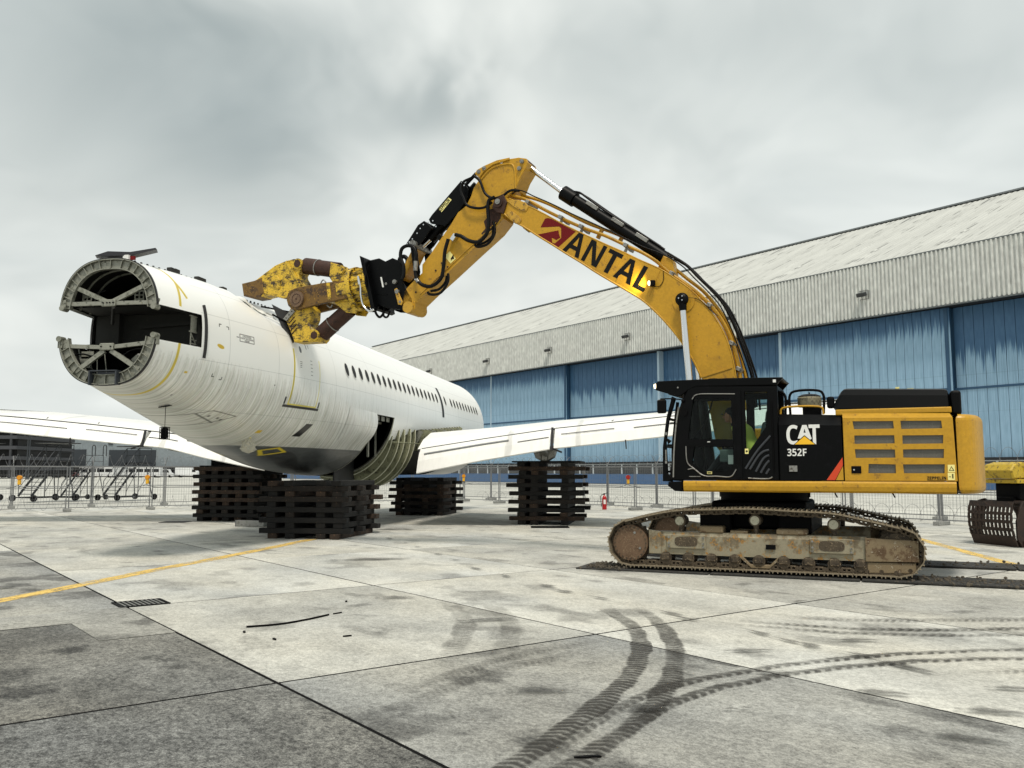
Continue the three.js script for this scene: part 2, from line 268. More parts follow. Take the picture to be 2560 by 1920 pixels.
// oil drips and rubber blots
{
  const blot = tex8(256, 256, (u, v) => { const dx = u - .5, dy = v - .5, an = Math.atan2(dy, dx), d = Math.hypot(dx, dy) * 2, n = nA(u + .1, v * .7) - .5, q = sm(.95, .3, d + n * 1.1 + .06 * Math.sin(an * 3)); return [.12, .115, .105, Math.min(.68, q * (.25 + .75 * nC(u, v)))]; });
  const mb = std({ map: blot, transparent: true, roughness: .6 }), r = rng(41);
  const g = new THREE.PlaneGeometry(1, 1).rotateX(-Math.PI / 2);
  const spot = (x, z, w, l, ry) => { const s = mesh('oil_stain', g, mb, marks, { raw: true }); s.position.set(x, .0225 + r() * .003, z); s.scale.set(w, 1, l); s.rotation.y = ry; };
  const drips = [.51, -13.46, .74, -12.82, 1.19, -12.17, 1.94, -10.87, 2.04, -10.48, 2.66, -9.57, 2.84, -9.13, 2.98, -8.89, 3.3, -8.42, 3.47, -8, 3.54, -7.85, -3.21, -22.81, -2.63, -21.49, -2.21, -20.32, -1.58, -18.52, -1.15, -17.33, -.68, -15.82, -.12, -14.68];
  for (let i = 0; i < drips.length; i += 2) spot(drips[i], drips[i + 1], .09 + r() * .1, .35 + r() * .45, .49 + (r() - .5) * .4);
  for (const q of [[.97, -6.58, .34, .34, 0], [2.89, -7.03, .5, .22, -.3], [3.49, -6.49, .5, .24, -.3], [2.96, -5.86, .55, .22, -.4], [2.23, -7.69, .32, .14, -.2], [4.01, -7.15, .4, .16, -.2], [3.55, -9.15, .5, .22, 0], [1.6, -6.54, .12, .06, 0], [1.72, -6.57, .1, .05, 0], [2.3, -8.63, .5, .2, .1], [-2.82, -17.46, 1.6, .6, .2], [-7.65, -13.24, .4, .4, 0], [-3.66, -26.4, 1.4, .8, 0], [-.3, -10.4, .7, .3, .3], [3.84, -11.8, .3, .16, .6], [-1.6, -12.2, .6, .3, 0], [.2, -7.1, .5, .3, 0]]) spot(...q);
}
// paler strip of an older pour along the drain
{ const L = [[11.2, -4], [11.2, 2.09], [9.9, 2.12], [9.9, 2.89], [12.12, 2.89], [12.12, -4]]; const sh = new THREE.Shape(L.map(q => new THREE.Vector2(q[1], q[0]))); const g = new THREE.ExtrudeGeometry(sh, { depth: .003, bevelEnabled: false }).rotateX(-PI_ / 2); const uv = g.attributes.uv; for (let i = 0; i < uv.count; i++) uv.setXY(i, uv.getX(i) / 5, uv.getY(i) / 5); mesh('repair_patch', g, slabMats[6], apron, { keepUV: true }).position.y = .0035; }
// drain grate let into the apron
{
  const g = thing('drain_grate', 'black slotted drain grate set into the concrete beside the long joint', 'drain', [-4.95, 0, -11.74], .645);
  mesh('grate_frame', [box(.62, .02, .03, 0, .004, -.25), box(.62, .02, .03, 0, .004, .25), box(.03, .02, .5, -.3, .004, 0), box(.03, .02, .5, .3, .004, 0)], M.blackMatt, g);
  mesh('sump', box(.57, .006, .47, 0, .004, 0), M.blackMatt, g);
  for (let i = 0; i < 9; i++) mesh('grate_bar', box(.02, .016, .47, -.24 + i * .06, .006, 0), M.steel, g);
}
// loose things lying on the apron
tag(mesh('metal_rod', pipe([[-2.99, .012, -9.94], [-2.68, .012, -10.1], [-2.44, .012, -10.4], [-2.24, .012, -10.77]], .011), M.blackMatt), 'long thin black rod lying bent on the pale concrete', 'rod');
tag(mesh('metal_rod', pipe([[-2.2, .009, -10.85], [-2.16, .009, -10.9], [-2.12, .009, -10.96]], .008), M.blackMatt), 'tiny black rod end lying just past the long rod', 'rod');
{ const r = rng(5); const spots = [[-2.93, -9.7, 'in front of the long rod, nearest its left end'], [-2.5, -9.29, 'in front of the long rod, lying crosswise'], [-1.71, -9.43, 'right of the long rod on the bright slab'], [-2.23, -11.92, 'behind the long rod on the bright slab'], [.55, -5.5, 'on the tyre marks at the bottom edge']];
  spots.forEach(([x, z, l], i) => { const w = i === 4 ? .13 : .07; const o = mesh('debris_scrap', ext([0, 0, w, .01, w * 1.3, .03, w * .6, .035, w * .1, .025], 0, .012), M.blackMatt); o.rotation.set(-Math.PI / 2, 0, r() * 3); o.position.set(x, .003, z); tag(o, 'small dark scrap of debris ' + l, 'debris'); }); }
console.log('ground done');
// ---------------------------------------------------------------- blue hangar
{
  const h = thing('hangar', 'long aircraft hangar with blue sliding doors and pale corrugated fascia and roof', 'hangar', [70.24, 0, -52.83], -Math.acos(.6011));
  const X0 = -215, X1 = -8;
  // streaked blue paint: faded panels, unfaded runs plus overhang shade painted in at the top
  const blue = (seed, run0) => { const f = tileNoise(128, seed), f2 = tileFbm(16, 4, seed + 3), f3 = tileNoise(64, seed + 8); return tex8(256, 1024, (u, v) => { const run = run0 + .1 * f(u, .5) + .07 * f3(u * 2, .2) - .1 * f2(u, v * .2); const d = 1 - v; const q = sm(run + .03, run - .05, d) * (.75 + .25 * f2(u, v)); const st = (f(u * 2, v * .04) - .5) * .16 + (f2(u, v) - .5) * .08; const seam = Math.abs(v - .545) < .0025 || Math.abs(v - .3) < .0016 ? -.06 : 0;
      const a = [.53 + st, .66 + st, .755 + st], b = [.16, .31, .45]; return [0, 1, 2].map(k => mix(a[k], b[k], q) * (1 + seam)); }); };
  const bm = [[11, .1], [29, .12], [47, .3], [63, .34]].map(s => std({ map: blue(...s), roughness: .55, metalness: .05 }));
  const trim = std({ color: 0x274a68, roughness: .6 }), dark = std({ color: 0x15181c, roughness: .7 }), mull = std({ color: 0xb9bfc2, roughness: .5 }), base = std({ map: mottle(4, S(0x3c608a), S(0x375880), S(0x466a92), .5, .66), roughness: .55 }), paneM = phy({ color: 0x0c1012, roughness: .08, clearcoat: .5 }), edge = std({ color: 0x9fb6c6, roughness: .5 });
  const pw = .985, ph = 15.35; const pg = new THREE.BoxGeometry(pw - .045, ph, .08);
  { const p = pg.attributes.position, uv = pg.attributes.uv; for (let i = 0; i < p.count; i++) uv.setXY(i, p.getX(i) / 4 + .5, p.getY(i) / ph + .5); }
  const r = rng(12); const zof = x => { const k = Math.floor((x + 223) / 20); return [0, -.8, 0, -.8, 0, 0, -.8, -.8, 0, -.8, 0][k % 11] - .1; };
  const doors = sub('sliding_doors', h);
  const n = Math.floor((X1 - X0) / pw);
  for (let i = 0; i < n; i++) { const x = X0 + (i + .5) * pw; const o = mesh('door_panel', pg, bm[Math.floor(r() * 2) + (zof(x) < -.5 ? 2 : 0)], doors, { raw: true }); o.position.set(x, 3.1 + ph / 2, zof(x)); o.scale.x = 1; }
  mesh('door_backing', box(X1 - X0, ph + .4, .1, (X0 + X1) / 2, 3.1 + ph / 2, -1.2), trim, h);
  mesh('seam_backing', [0, 1, 2, 3, 4, 5, 6, 7, 8, 9, 10].map(k => box(20, ph, .04, -213 + k * 20, 3.1 + ph / 2, zof(-213 + k * 20) - .08)), trim, h);
  for (let k = 0; k < 11; k++) { const x = -223 + k * 20; if (x < X0 || x > X1) continue; mesh('door_edge', box(.35, ph, .9, x, 3.1 + ph / 2, -.42), k % 3 ? edge : trim, h); }
  for (let k = 0; k < 11; k++) { const x = -213 + k * 20; mesh('door_rail', box(19.6, .22, .12, x, 10.1, zof(x) + .07), trim, h); }
  mesh('door_sill', box(X1 - X0, .28, .5, (X0 + X1) / 2, 3.0, 0), dark, h);
  mesh('base_wall', box(X1 - X0, 1.42, .4, (X0 + X1) / 2, .71, .05), base, h);
  for (let i = 0; i < 68; i++) { const x = X0 + 1.5 + i * 3.04; mesh('window_pane', box(2.8, 1.38, .06, x, 2.14, -.02), paneM, h); mesh('mullion', box(.2, 1.44, .14, x + 1.52, 2.14, .06), mull, h); }
  mesh('window_rail', box(X1 - X0, .1, .16, (X0 + X1) / 2, 2.82, .07), mull, h);
  // corrugated fascia, in sheets
  const zig = (w, H, pitch, amp) => { const N = Math.round(w / pitch) * 4, p = [], ix = [], uv = []; for (let i = 0; i <= N; i++) { const x = -w / 2 + i * w / N, k = i % 4, z = (k === 1 || k === 2) ? amp : 0; p.push(x, -H / 2, z, x, H / 2, z); uv.push(x, 0, x, 1); if (i < N) { const o = i * 2; ix.push(o, o + 2, o + 1, o + 1, o + 2, o + 3); } } const g = new THREE.BufferGeometry(); g.setAttribute('position', new THREE.Float32BufferAttribute(p, 3)); g.setAttribute('uv', new THREE.Float32BufferAttribute(uv, 2)); g.setIndex(ix); const q = g.toNonIndexed(); q.computeVertexNormals(); return q; };
  const fas = tileFbm(32, 4, 71), fst = tileNoise(256, 72);
  const fm = std({ map: tex8(1024, 256, (u, v) => { const s = (fst(u, v * .05) - .5) * .1 + (fas(u, v * .3) - .5) * .1; const c = .77 + s; return [c, c * 1.01, c * .99]; }), roughness: .55, metalness: .15 }); fm.map.repeat.set(1 / 23, 1);
  const fw = 10.35, fg = zig(fw, 5.72, .46, .2);
  for (let i = 0; i < 20; i++) { const o = mesh('fascia_sheet', fg, fm, h, { raw: true }); o.position.set(X0 + (i + .5) * fw, 18.5 + 2.86, 1.3); }
  mesh('soffit', box(X1 - X0, .15, 2.6, (X0 + X1) / 2, 18.6, .0), dark, h);
  mesh('fascia_trim', [box(X1 - X0, .16, .2, (X0 + X1) / 2, 18.46, 1.34), box(X1 - X0, .14, .3, (X0 + X1) / 2, 24.26, 1.3)], std({ color: 0x5d6264, roughness: .6 }), h);
  // roof: long sloping sheets with weather runs
  const rs = tileNoise(256, 73), rs2 = tileFbm(16, 4, 74);
  const rm = std({ map: tex8(1024, 512, (u, v) => { const s = rs(u, v * .03), b = rs2(u, v); const run = sm(.66, .9, s) * sm(.45, .7, b); const c = .7 + (rs2(u * 2, v * .2) - .5) * .09 + (s - .5) * .05 - run * .3; return [c, c * 1.01, c * .985]; }), roughness: .6, metalness: .1 }); rm.map.repeat.set(1 / 31, 1);
  const L = Math.hypot(26.3, 12.2), rg = zig(fw, L, .69, .06).rotateX(-Math.PI / 2 + Math.atan2(12.2, 26.3));
  for (let i = 0; i < 20; i++) { const o = mesh('roof_sheet', rg, rm, h, { raw: true }); o.position.set(X0 + (i + .5) * fw, 24.3 + 6.1, 1.2 - 13.15); }
  mesh('ridge_cap', box(X1 - X0, .2, .8, (X0 + X1) / 2, 36.6, -25), std({ color: 0x6d7274, roughness: .6 }), h);
  mesh('wall', box(X1 - X0, 36, .5, (X0 + X1) / 2, 18, -26), std({ color: 0x8a8f90 }), h);
  mesh('wall', ext([1.0, 0, 1.0, 24.2, -25, 36.4, -25, 0], 0, .3, 0, [], 1).rotateY(-Math.PI / 2).translate(X0 - .02, 0, 0), std({ color: 0xa2a7a6, roughness: .7 }), h);
  const lh = std({ color: 0x2b2d2f, roughness: .5 });
  for (const x of [-33, -51, -69, -87.5, -105, -122, -141, -159]) { const f = sub('floodlight', h, [x, 20.9, 1.5]); mesh('lamp_head', rbox(1.0, .42, .5, .06, 0, 0, .45, .35), lh, f); mesh('bracket', [bar([.5, .5, 0], [-.5, .5, 0], .07, .07), bar([.55, .5, 0], [.55, -.5, 0], .07, .07), bar([.45, -.45, 0], [-.45, -.45, 0], .07, .07), bar([0, .1, 0], [0, 0, .4], .1, .1)], M.steel, f); }
}
// ---------------------------------------------------------------- far buildings, left
{
  const D = 300, px = u => (u - 1280) / 2156 * D, w = (a, b) => [px((a + b) / 2), Math.abs(px(b) - px(a))];
  const grey = std({ map: mottle(30, S(0x7d868b), S(0x747d82), S(0x8b9498), .5, .66), roughness: .7 }), grey2 = std({ color: 0x5b646a, roughness: .7 }), dk = std({ color: 0x2a3036, roughness: .6 }), blk = std({ color: 0x0c0d0f, roughness: .8 });
  const b = thing('warehouse', 'far grey metal warehouse with a low gable behind the parked vehicles', 'warehouse', [px(300), 0, -D], 0);
  { const [x, ww] = w(140, 520); const s = new THREE.Shape([[-ww / 2, 0], [ww / 2, 0], [ww / 2, 9.6], [ww * .05, 13.6], [-ww / 2, 13.2]].map(p => new THREE.Vector2(...p))); mesh('wall', new THREE.ExtrudeGeometry(s, { depth: 20, bevelEnabled: false }).translate(x - px(300), 0, -20), grey, b); }
  { const [x, ww] = w(112, 139); mesh('side_bay', box(ww, 13.4, 18, x - px(300), 6.7, -9.5), grey2, b); }
  for (const [a, c, y] of [[156, 219, 9.4], [277, 393, 9.2]]) { const [x, ww] = w(a, c); mesh('dock_door', box(ww, y - 3.6, .4, x - px(300), 3.6 + (y - 3.6) / 2, .22), dk, b); }
  { const [x, ww] = w(140, 521); mesh('canopy', box(ww, 1.2, 4, x - px(300), 3.0, 2), blk, b); mesh('dark_base_strip', box(ww, 2.4, .3, x - px(300), 1.2, .2), blk, b); }  // black canopy above a plain black strip along the wall foot
  { const [x, ww] = w(274, 285); mesh('wall_vent', box(1.6, .9, .3, x - px(300), 11.6, .2), dk, b); }
  const o = thing('office_block', 'low pale office block between the parking deck and the warehouse', 'building', [px(85), 0, -D - 20]);
  mesh('wall', box(px(116) - px(50), 11.6, 12, 0, 5.8, 0), std({ color: 0x656d72, roughness: .7 }), o); for (let i = 0; i < 3; i++) mesh('window_band', box(px(112) - px(58), .9, .1, 0, 3 + i * 3, 6.05), dk, o);
  const p = thing('parking_deck', 'dark open multi storey parking deck at the left edge', 'parking deck', [-152, 0, -240]);
  for (let i = 0; i < 5; i++) { mesh('floor_slab', box(46, .9, 30, 0, 2.6 + i * 2.7, 0), std({ color: 0x3b3d42, roughness: .8 }), p); mesh('void', box(45, 1.8, 28, 0, 1.25 + i * 2.7, -.4), blk, p); }
  for (let i = 0; i < 5; i++) mesh('column', box(.5, 14, .5, -21 + i * 10.6, 7, 14.7), std({ color: 0x2e3034 }), p);
  for (const [u, l] of [[72.5, 'left'], [77.5, 'right']]) { const q = thing('lamp_pole', 'tall thin lamp pole behind the boarding stairs, ' + l + ' of two', 'lamp pole', [(u - 1280) / 2156 * 190, 0, -190]); mesh('pole', rod([0, 0, 0], [0, 9.6, 0], .17, .1), dk, q); mesh('lamp_arm', box(1.0, .16, .3, -.4, 9.6, 0), dk, q); }
  const far = thing('terminal_hall', 'distant dark building line behind the aircraft tail', 'building', [px(640), 0, -D - 60]); mesh('wall', box(60, 9, 10, 0, 4.5, 0), grey2, far); mesh('window_band', box(58, 1.6, .2, 0, 5.5, 5.1), dk, far);
}
// parked vehicles in front of the warehouse
{
  const D = 258, X = u => (u - 1280) / 2156 * D;
  const tyre = M.blackMatt, gl = phy({ color: 0x0b0e10, roughness: .1 });
  const kinds = {
    van: [[-2.6, .35, -2.6, 2.35, -2.4, 2.5, 1.3, 2.5, 1.9, 1.45, 2.6, 1.2, 2.65, .35], [[.55, 1.5, .55, 2.25, 1.2, 2.25, 1.65, 1.5], [-.7, 1.5, -.7, 2.2, .4, 2.2, .4, 1.5]], 1.7],
    car: [[-2.1, .35, -2.15, .95, -1.6, 1.05, -1.0, 1.5, .5, 1.5, 1.2, 1.0, 2.05, .85, 2.1, .35], [[-.9, 1.05, -.7, 1.42, .4, 1.42, .95, 1.05]], 1.35],
    bus: [[-5, .4, -5, 3.0, 4.9, 3.0, 5, .4], [[-4.6, 1.6, -4.6, 2.6, -2.6, 2.6, -2.6, 1.6], [-2.3, 1.6, -2.3, 2.6, -.2, 2.6, -.2, 1.6], [.1, 1.6, .1, 2.6, 2.2, 2.6, 2.2, 1.6], [2.5, 1.6, 2.5, 2.6, 4.6, 2.6, 4.6, 1.6]], 3.4],
    truck: [[-3.6, .6, -3.6, 3.1, 1.3, 3.1, 1.3, 2.5, 2.6, 2.5, 3.2, 1.6, 3.3, .5], [[1.7, 1.6, 1.7, 2.35, 2.5, 2.35, 2.9, 1.6]], 2.2],
  };
  const list = [[5, 'car', 0x6b1b1b, 'dark red car at the left end of the row of parked vehicles'], [33, 'van', 0xd8dadb, 'white van parked left of the first boarding stairs'], [58, 'bus', 0xc9cccd, 'white minibus seen through the first boarding stairs'], [88, 'car', 0x1c1f24, 'black car parked behind the first boarding stairs'], [118, 'van', 0xd2d5d6, 'white van between the first and second boarding stairs'], [143, 'car', 0x3a3d42, 'dark grey car right of the first boarding stairs'], [163, 'car', 0xd0d2d3, 'white car just left of the second boarding stairs'], [180, 'car', 0x7a2a22, 'red car behind the second boarding stairs'], [212, 'car', 0x8c1f22, 'bright red car right of the second boarding stairs'], [250, 'bus', 0xd4d6d7, 'long white bus between the second and third boarding stairs'], [300, 'truck', 0xc4c7c8, 'white box truck behind the third boarding stairs'], [328, 'car', 0x3b3f55, 'dark blue car right of the third boarding stairs'], [368, 'bus', 0xcfd1d2, 'white bus right of the third boarding stairs'], [408, 'van', 0xc9cbcc, 'white van left of the lone amber warning lamp'], [458, 'truck', 0xdcdedf, 'white truck at the right end of the row of vehicles']];
  list.forEach(([u, k, col, label], i) => {
    const [body, wins, half] = kinds[k]; const t = thing('parked_' + k, label, k, [X(u), 0, -D - (i % 3) * 2.5], (i % 2) * .12 - .06, 'vehicles parked before the warehouse');
    mesh('body', ext(body, -.9, .9, .06, [], 1), std({ color: col, roughness: .3 }), t);
    for (const q of wins) { mesh('window', ext(q, .9, .915, 0, [], 1), gl, t); }
    for (const x of [-half, half]) mesh('wheel', disc(x, .36, -.92, .92, .36, 14), tyre, t);
  });
}
console.log('hangar done');
// ---------------------------------------------------------------- temporary fences, razor wire
{
  const W = 3.45, Hh = 2.0;
  const mk = () => { const g = new THREE.Group();
    const post = x => [rod([x, .08, 0], [x, Hh, 0], .023, .023, 8)];
    mesh('post', post(-W / 2 + .03), M.galv, g); mesh('post', post(W / 2 - .03), M.galv, g);
    for (const y of [Hh - .02, 1.02, .17]) mesh('rail', rod([-W / 2 + .03, y, 0], [W / 2 - .03, y, 0], .017, .017, 8), M.galv, g);
    const wires = []; for (let x = -W / 2 + .13; x < W / 2 - .06; x += .12) wires.push(box(.0045, Hh - .22, .0045, x, Hh / 2 + .07, .012)); for (let y = .3; y < Hh - .1; y += .26) wires.push(box(W - .08, .0045, .0045, 0, y, .012));
    const w = mesh('wire_mesh', wires, M.galv, g); w.userData.kind = 'stuff'; return g; };
  const proto = mk();
  const foot = flat([rbox(.72, .13, .23, .02, 0, .065, 0), box(.5, .02, .12, 0, .14, 0)]);
  const footM = std({ map: mottle(.6, S(0x8a8b88), S(0x767774), S(0x5b5c5a), .5, .64), roughness: .85 });
  // concertina coil along one panel
  const coil = (() => { const pts = [], T = 6; for (let i = 0; i <= T * 12; i++) { const a = i / 12 * Math.PI * 2; pts.push([-W / 2 + i / (T * 12) * W, .3 + .29 * Math.sin(a), .29 * Math.cos(a)]); } const g = [new THREE.TubeGeometry(new THREE.CatmullRomCurve3(pts.map(p => V3(...p))), T * 24, .006, 4)]; for (let i = 0; i <= T * 12; i += 4) { const p = pts[i]; g.push(box(.06, .01, .01, p[0], p[1], p[2], i, i * 2, i)); } return flat(g); })();
  const ord = ['first', 'second', 'third', 'fourth', 'fifth', 'sixth', 'seventh', 'eighth', 'ninth', 'tenth', 'eleventh', 'twelfth', 'thirteenth'];
  const rowDef = { 'front left': 'near fence before the boarding stairs', 'rear left': 'far fence before the boarding stairs', 'front right': 'near fence before the hangar', 'rear right': 'far fence before the hangar' };
  const row = (key, a0, b0, da, db, n) => {
    const at = i => ord[i] + ' from the left, ' + rowDef[key], rear = key.startsWith('rear');
    for (let i = 0; i < n; i++) {
      const P = AB(a0 + da * (i + .5), b0 + db * (i + .5)), ry = Math.atan2(-(AB(da, db)[2]), AB(da, db)[0]), F = AB(a0 + da * i, b0 + db * i);
      const p = proto.clone(); p.name = numbered('mesh_fence'); p.position.set(...P); p.rotation.y = ry; scene.add(p); tag(p, 'galvanised mesh fence section, ' + at(i), 'fence', 'mesh fence sections, ' + key + ' row');
      const q = mesh('concrete_ballast', foot, footM, null, { raw: true }); q.position.set(F[0], .001, F[2]); q.rotation.y = ry + Math.PI / 2; tag(q, 'grey concrete ballast block, ' + at(i), 'ballast block', 'ballast blocks, ' + key + ' row');
      const c = mesh('razor_wire', coil, M.galv, null, { raw: true }); c.rotation.y = ry;
      if (rear) { c.position.set(P[0], 2.0, P[2]); tag(c, 'razor wire coil on top, ' + at(i), 'razor wire', 'top coils, ' + key + ' row');
        const y = thing('razor_wire_post', 'Y topped wire post, ' + at(i), 'wire post', F, ry, 'wire posts, ' + key + ' row'); mesh('stem', rod([0, 0, 0], [0, 2.15, 0], .02), M.galv, y); mesh('arm', [rod([0, 2.1, 0], [.0, 2.5, .3], .014), rod([0, 2.1, 0], [0, 2.5, -.3], .014)], M.galv, y); }
      else { const off = AB(key === 'front left' ? 1.2 : 0, key === 'front left' ? 0 : 1.2); c.position.set(P[0] + off[0], .02, P[2] + off[2]); tag(c, 'razor wire coil on the ground, ' + at(i), 'razor wire', 'ground coils, ' + key + ' row'); }
    }
  };
  row('front left', 42.3, -10, 0, 3.5, 11); row('rear left', 47.4, -8, 0, 3.5, 10);
  row('front right', 42.3, 28.5, -3.5, 0, 11); row('rear right', 47.4, 31.6, -3.5, 0, 12);
  // warning lamps hung on the fences
  const lampO = std({ color: 0xd08a10, roughness: .3 }), lampR = std({ color: 0xa01c12, roughness: .3 }), lampY = std({ color: 0xd9a521, roughness: .5 });
  const lampAt = (a, b, top, label) => { const P = AB(a, b); const t = thing('warning_lamp', label, 'warning lamp', [P[0], 1.35, P[2]]); mesh('lens', [disc(0, .14, -.05, .05, .105), disc(0, .14, -.07, .07, .08)], top, t); mesh('battery_case', rbox(.13, .2, .1, .02, 0, -.06, 0), lampY, t); mesh('hook', pipe([[0, -.16, 0], [0, -.2, .03], [.25, -.28, .05], [.6, -.33, .03]], .008), M.blackMatt, t); mesh('cable', pipe([[0, -.16, 0], [-.25, -.27, .03], [-.6, -.33, .03]], .008), M.blackMatt, t); };
  lampAt(42.25, -.2, lampR, 'red and amber warning lamp at the first boarding stairs'); lampAt(42.25, 5.6, lampO, 'amber warning lamp hanging at the third boarding stairs'); lampAt(42.25, 10.8, lampO, 'lone amber warning lamp left of the timber stacks');
  lampAt(35.3, 28.55, lampO, 'amber warning lamp on the fence right of the wing prop stack'); lampAt(28.8, 28.55, lampR, 'red and amber warning lamp on the fence beside the cab'); lampAt(42.2, 28.4, lampO, 'amber warning lamp on the fence beside the stack under the belly');
}
// ---------------------------------------------------------------- boarding stairs
{
  const dk = std({ color: 0x1e2023, roughness: .55, metalness: .3 }), lt = std({ color: 0x3b3e42, roughness: .5, metalness: .4 });
  const make = (canopy) => { const g = new THREE.Group(); const H = 2.35, L = 1.9, w = .55;
    // stairs climb towards +x, seen obliquely
    mesh('stringer', [bar([-1.3, .3, w], [.35, H, w], .12, .05), bar([-1.3, .3, -w], [.35, H, -w], .12, .05)], dk, g);
    for (let i = 0; i < 9; i++) { const t = (i + .5) / 9; mesh('step', box(.26, .03, 2 * w, -1.3 + t * 1.65, .3 + t * (H - .3), 0), lt, g); }
    mesh('platform', box(1.1, .06, 2 * w + .1, .85, H, 0), dk, g);
    for (const z of [-w, w]) { mesh('handrail', [rod([-1.3, 1.2, z], [.35, H + .95, z], .022), rod([.35, H + .95, z], [1.35, H + .95, z], .022), rod([-1.3, .3, z], [-1.3, 1.2, z], .022), rod([-.5, 1.2, z], [-.5, 2.1, z], .018), rod([.35, H, z], [.35, H + .95, z], .022), rod([1.35, H, z], [1.35, H + .95, z], .022), rod([-1.3, .75, z], [.35, H + .5, z], .016), rod([.35, H + .5, z], [1.35, H + .5, z], .016)], lt, g);
      mesh('leg', [rod([1.3, .2, z * 1.5], [.9, H, z], .03), rod([.4, .2, z], [.4, H, z], .025), rod([.4, .5, z], [1.25, H * .8, z * 1.1], .018)], lt, g); }
    mesh('base_frame', [bar([-1.4, .22, -.8], [1.5, .22, -.8], .06, .06), bar([-1.4, .22, .8], [1.5, .22, .8], .06, .06), bar([-1.4, .22, -.8], [-1.4, .22, .8], .06, .06), bar([1.4, .22, -.8], [1.4, .22, .8], .06, .06)], dk, g);
    for (const [x, z] of [[-1.4, .9], [-1.4, -.9], [1.4, .9], [1.4, -.9]]) mesh('wheel', disc(x, .19, z - .06, z + .06, .19, 16), M.blackMatt, g);
    if (canopy) { mesh('canopy', box(1.9, .05, 1.6, .7, H + 1.06, 0), dk, g); } else { mesh('gate_frame', [pipe([[1.3, H + .9, -w], [1.35, H + 1.7, -w], [1.55, H + 1.7, -w], [1.6, H + .9, -w]], .03), pipe([[1.3, H + .9, w], [1.35, H + 1.7, w], [1.55, H + 1.7, w], [1.6, H + .9, w]], .03)], dk, g); }
    return g; };
  const put = (g, label, x, z, s, ry) => { g.name = numbered('boarding_stairs'); g.position.set(x, 0, z); g.rotation.y = ry; g.scale.setScalar(s); scene.add(g); tag(g, label, 'stairs', 'boarding stairs parked behind the fence'); };
  put(make(true), 'wheeled boarding stairs with a flat top, leftmost complete one behind the fence', -28.1, -52.3, 1.02, 1.15);
  put(make(false), 'wheeled boarding stairs with two raised gate frames, middle of the three', -26.7, -53.9, .84, 1.2);
  put(make(true), 'wheeled boarding stairs with a flat top, nearest to the timber stacks', -23.95, -54.0, .97, 1.1);
  put(make(true), 'wheeled boarding stairs cut by the left edge of the picture', -32.6, -52.0, 1.02, 1.15);
}
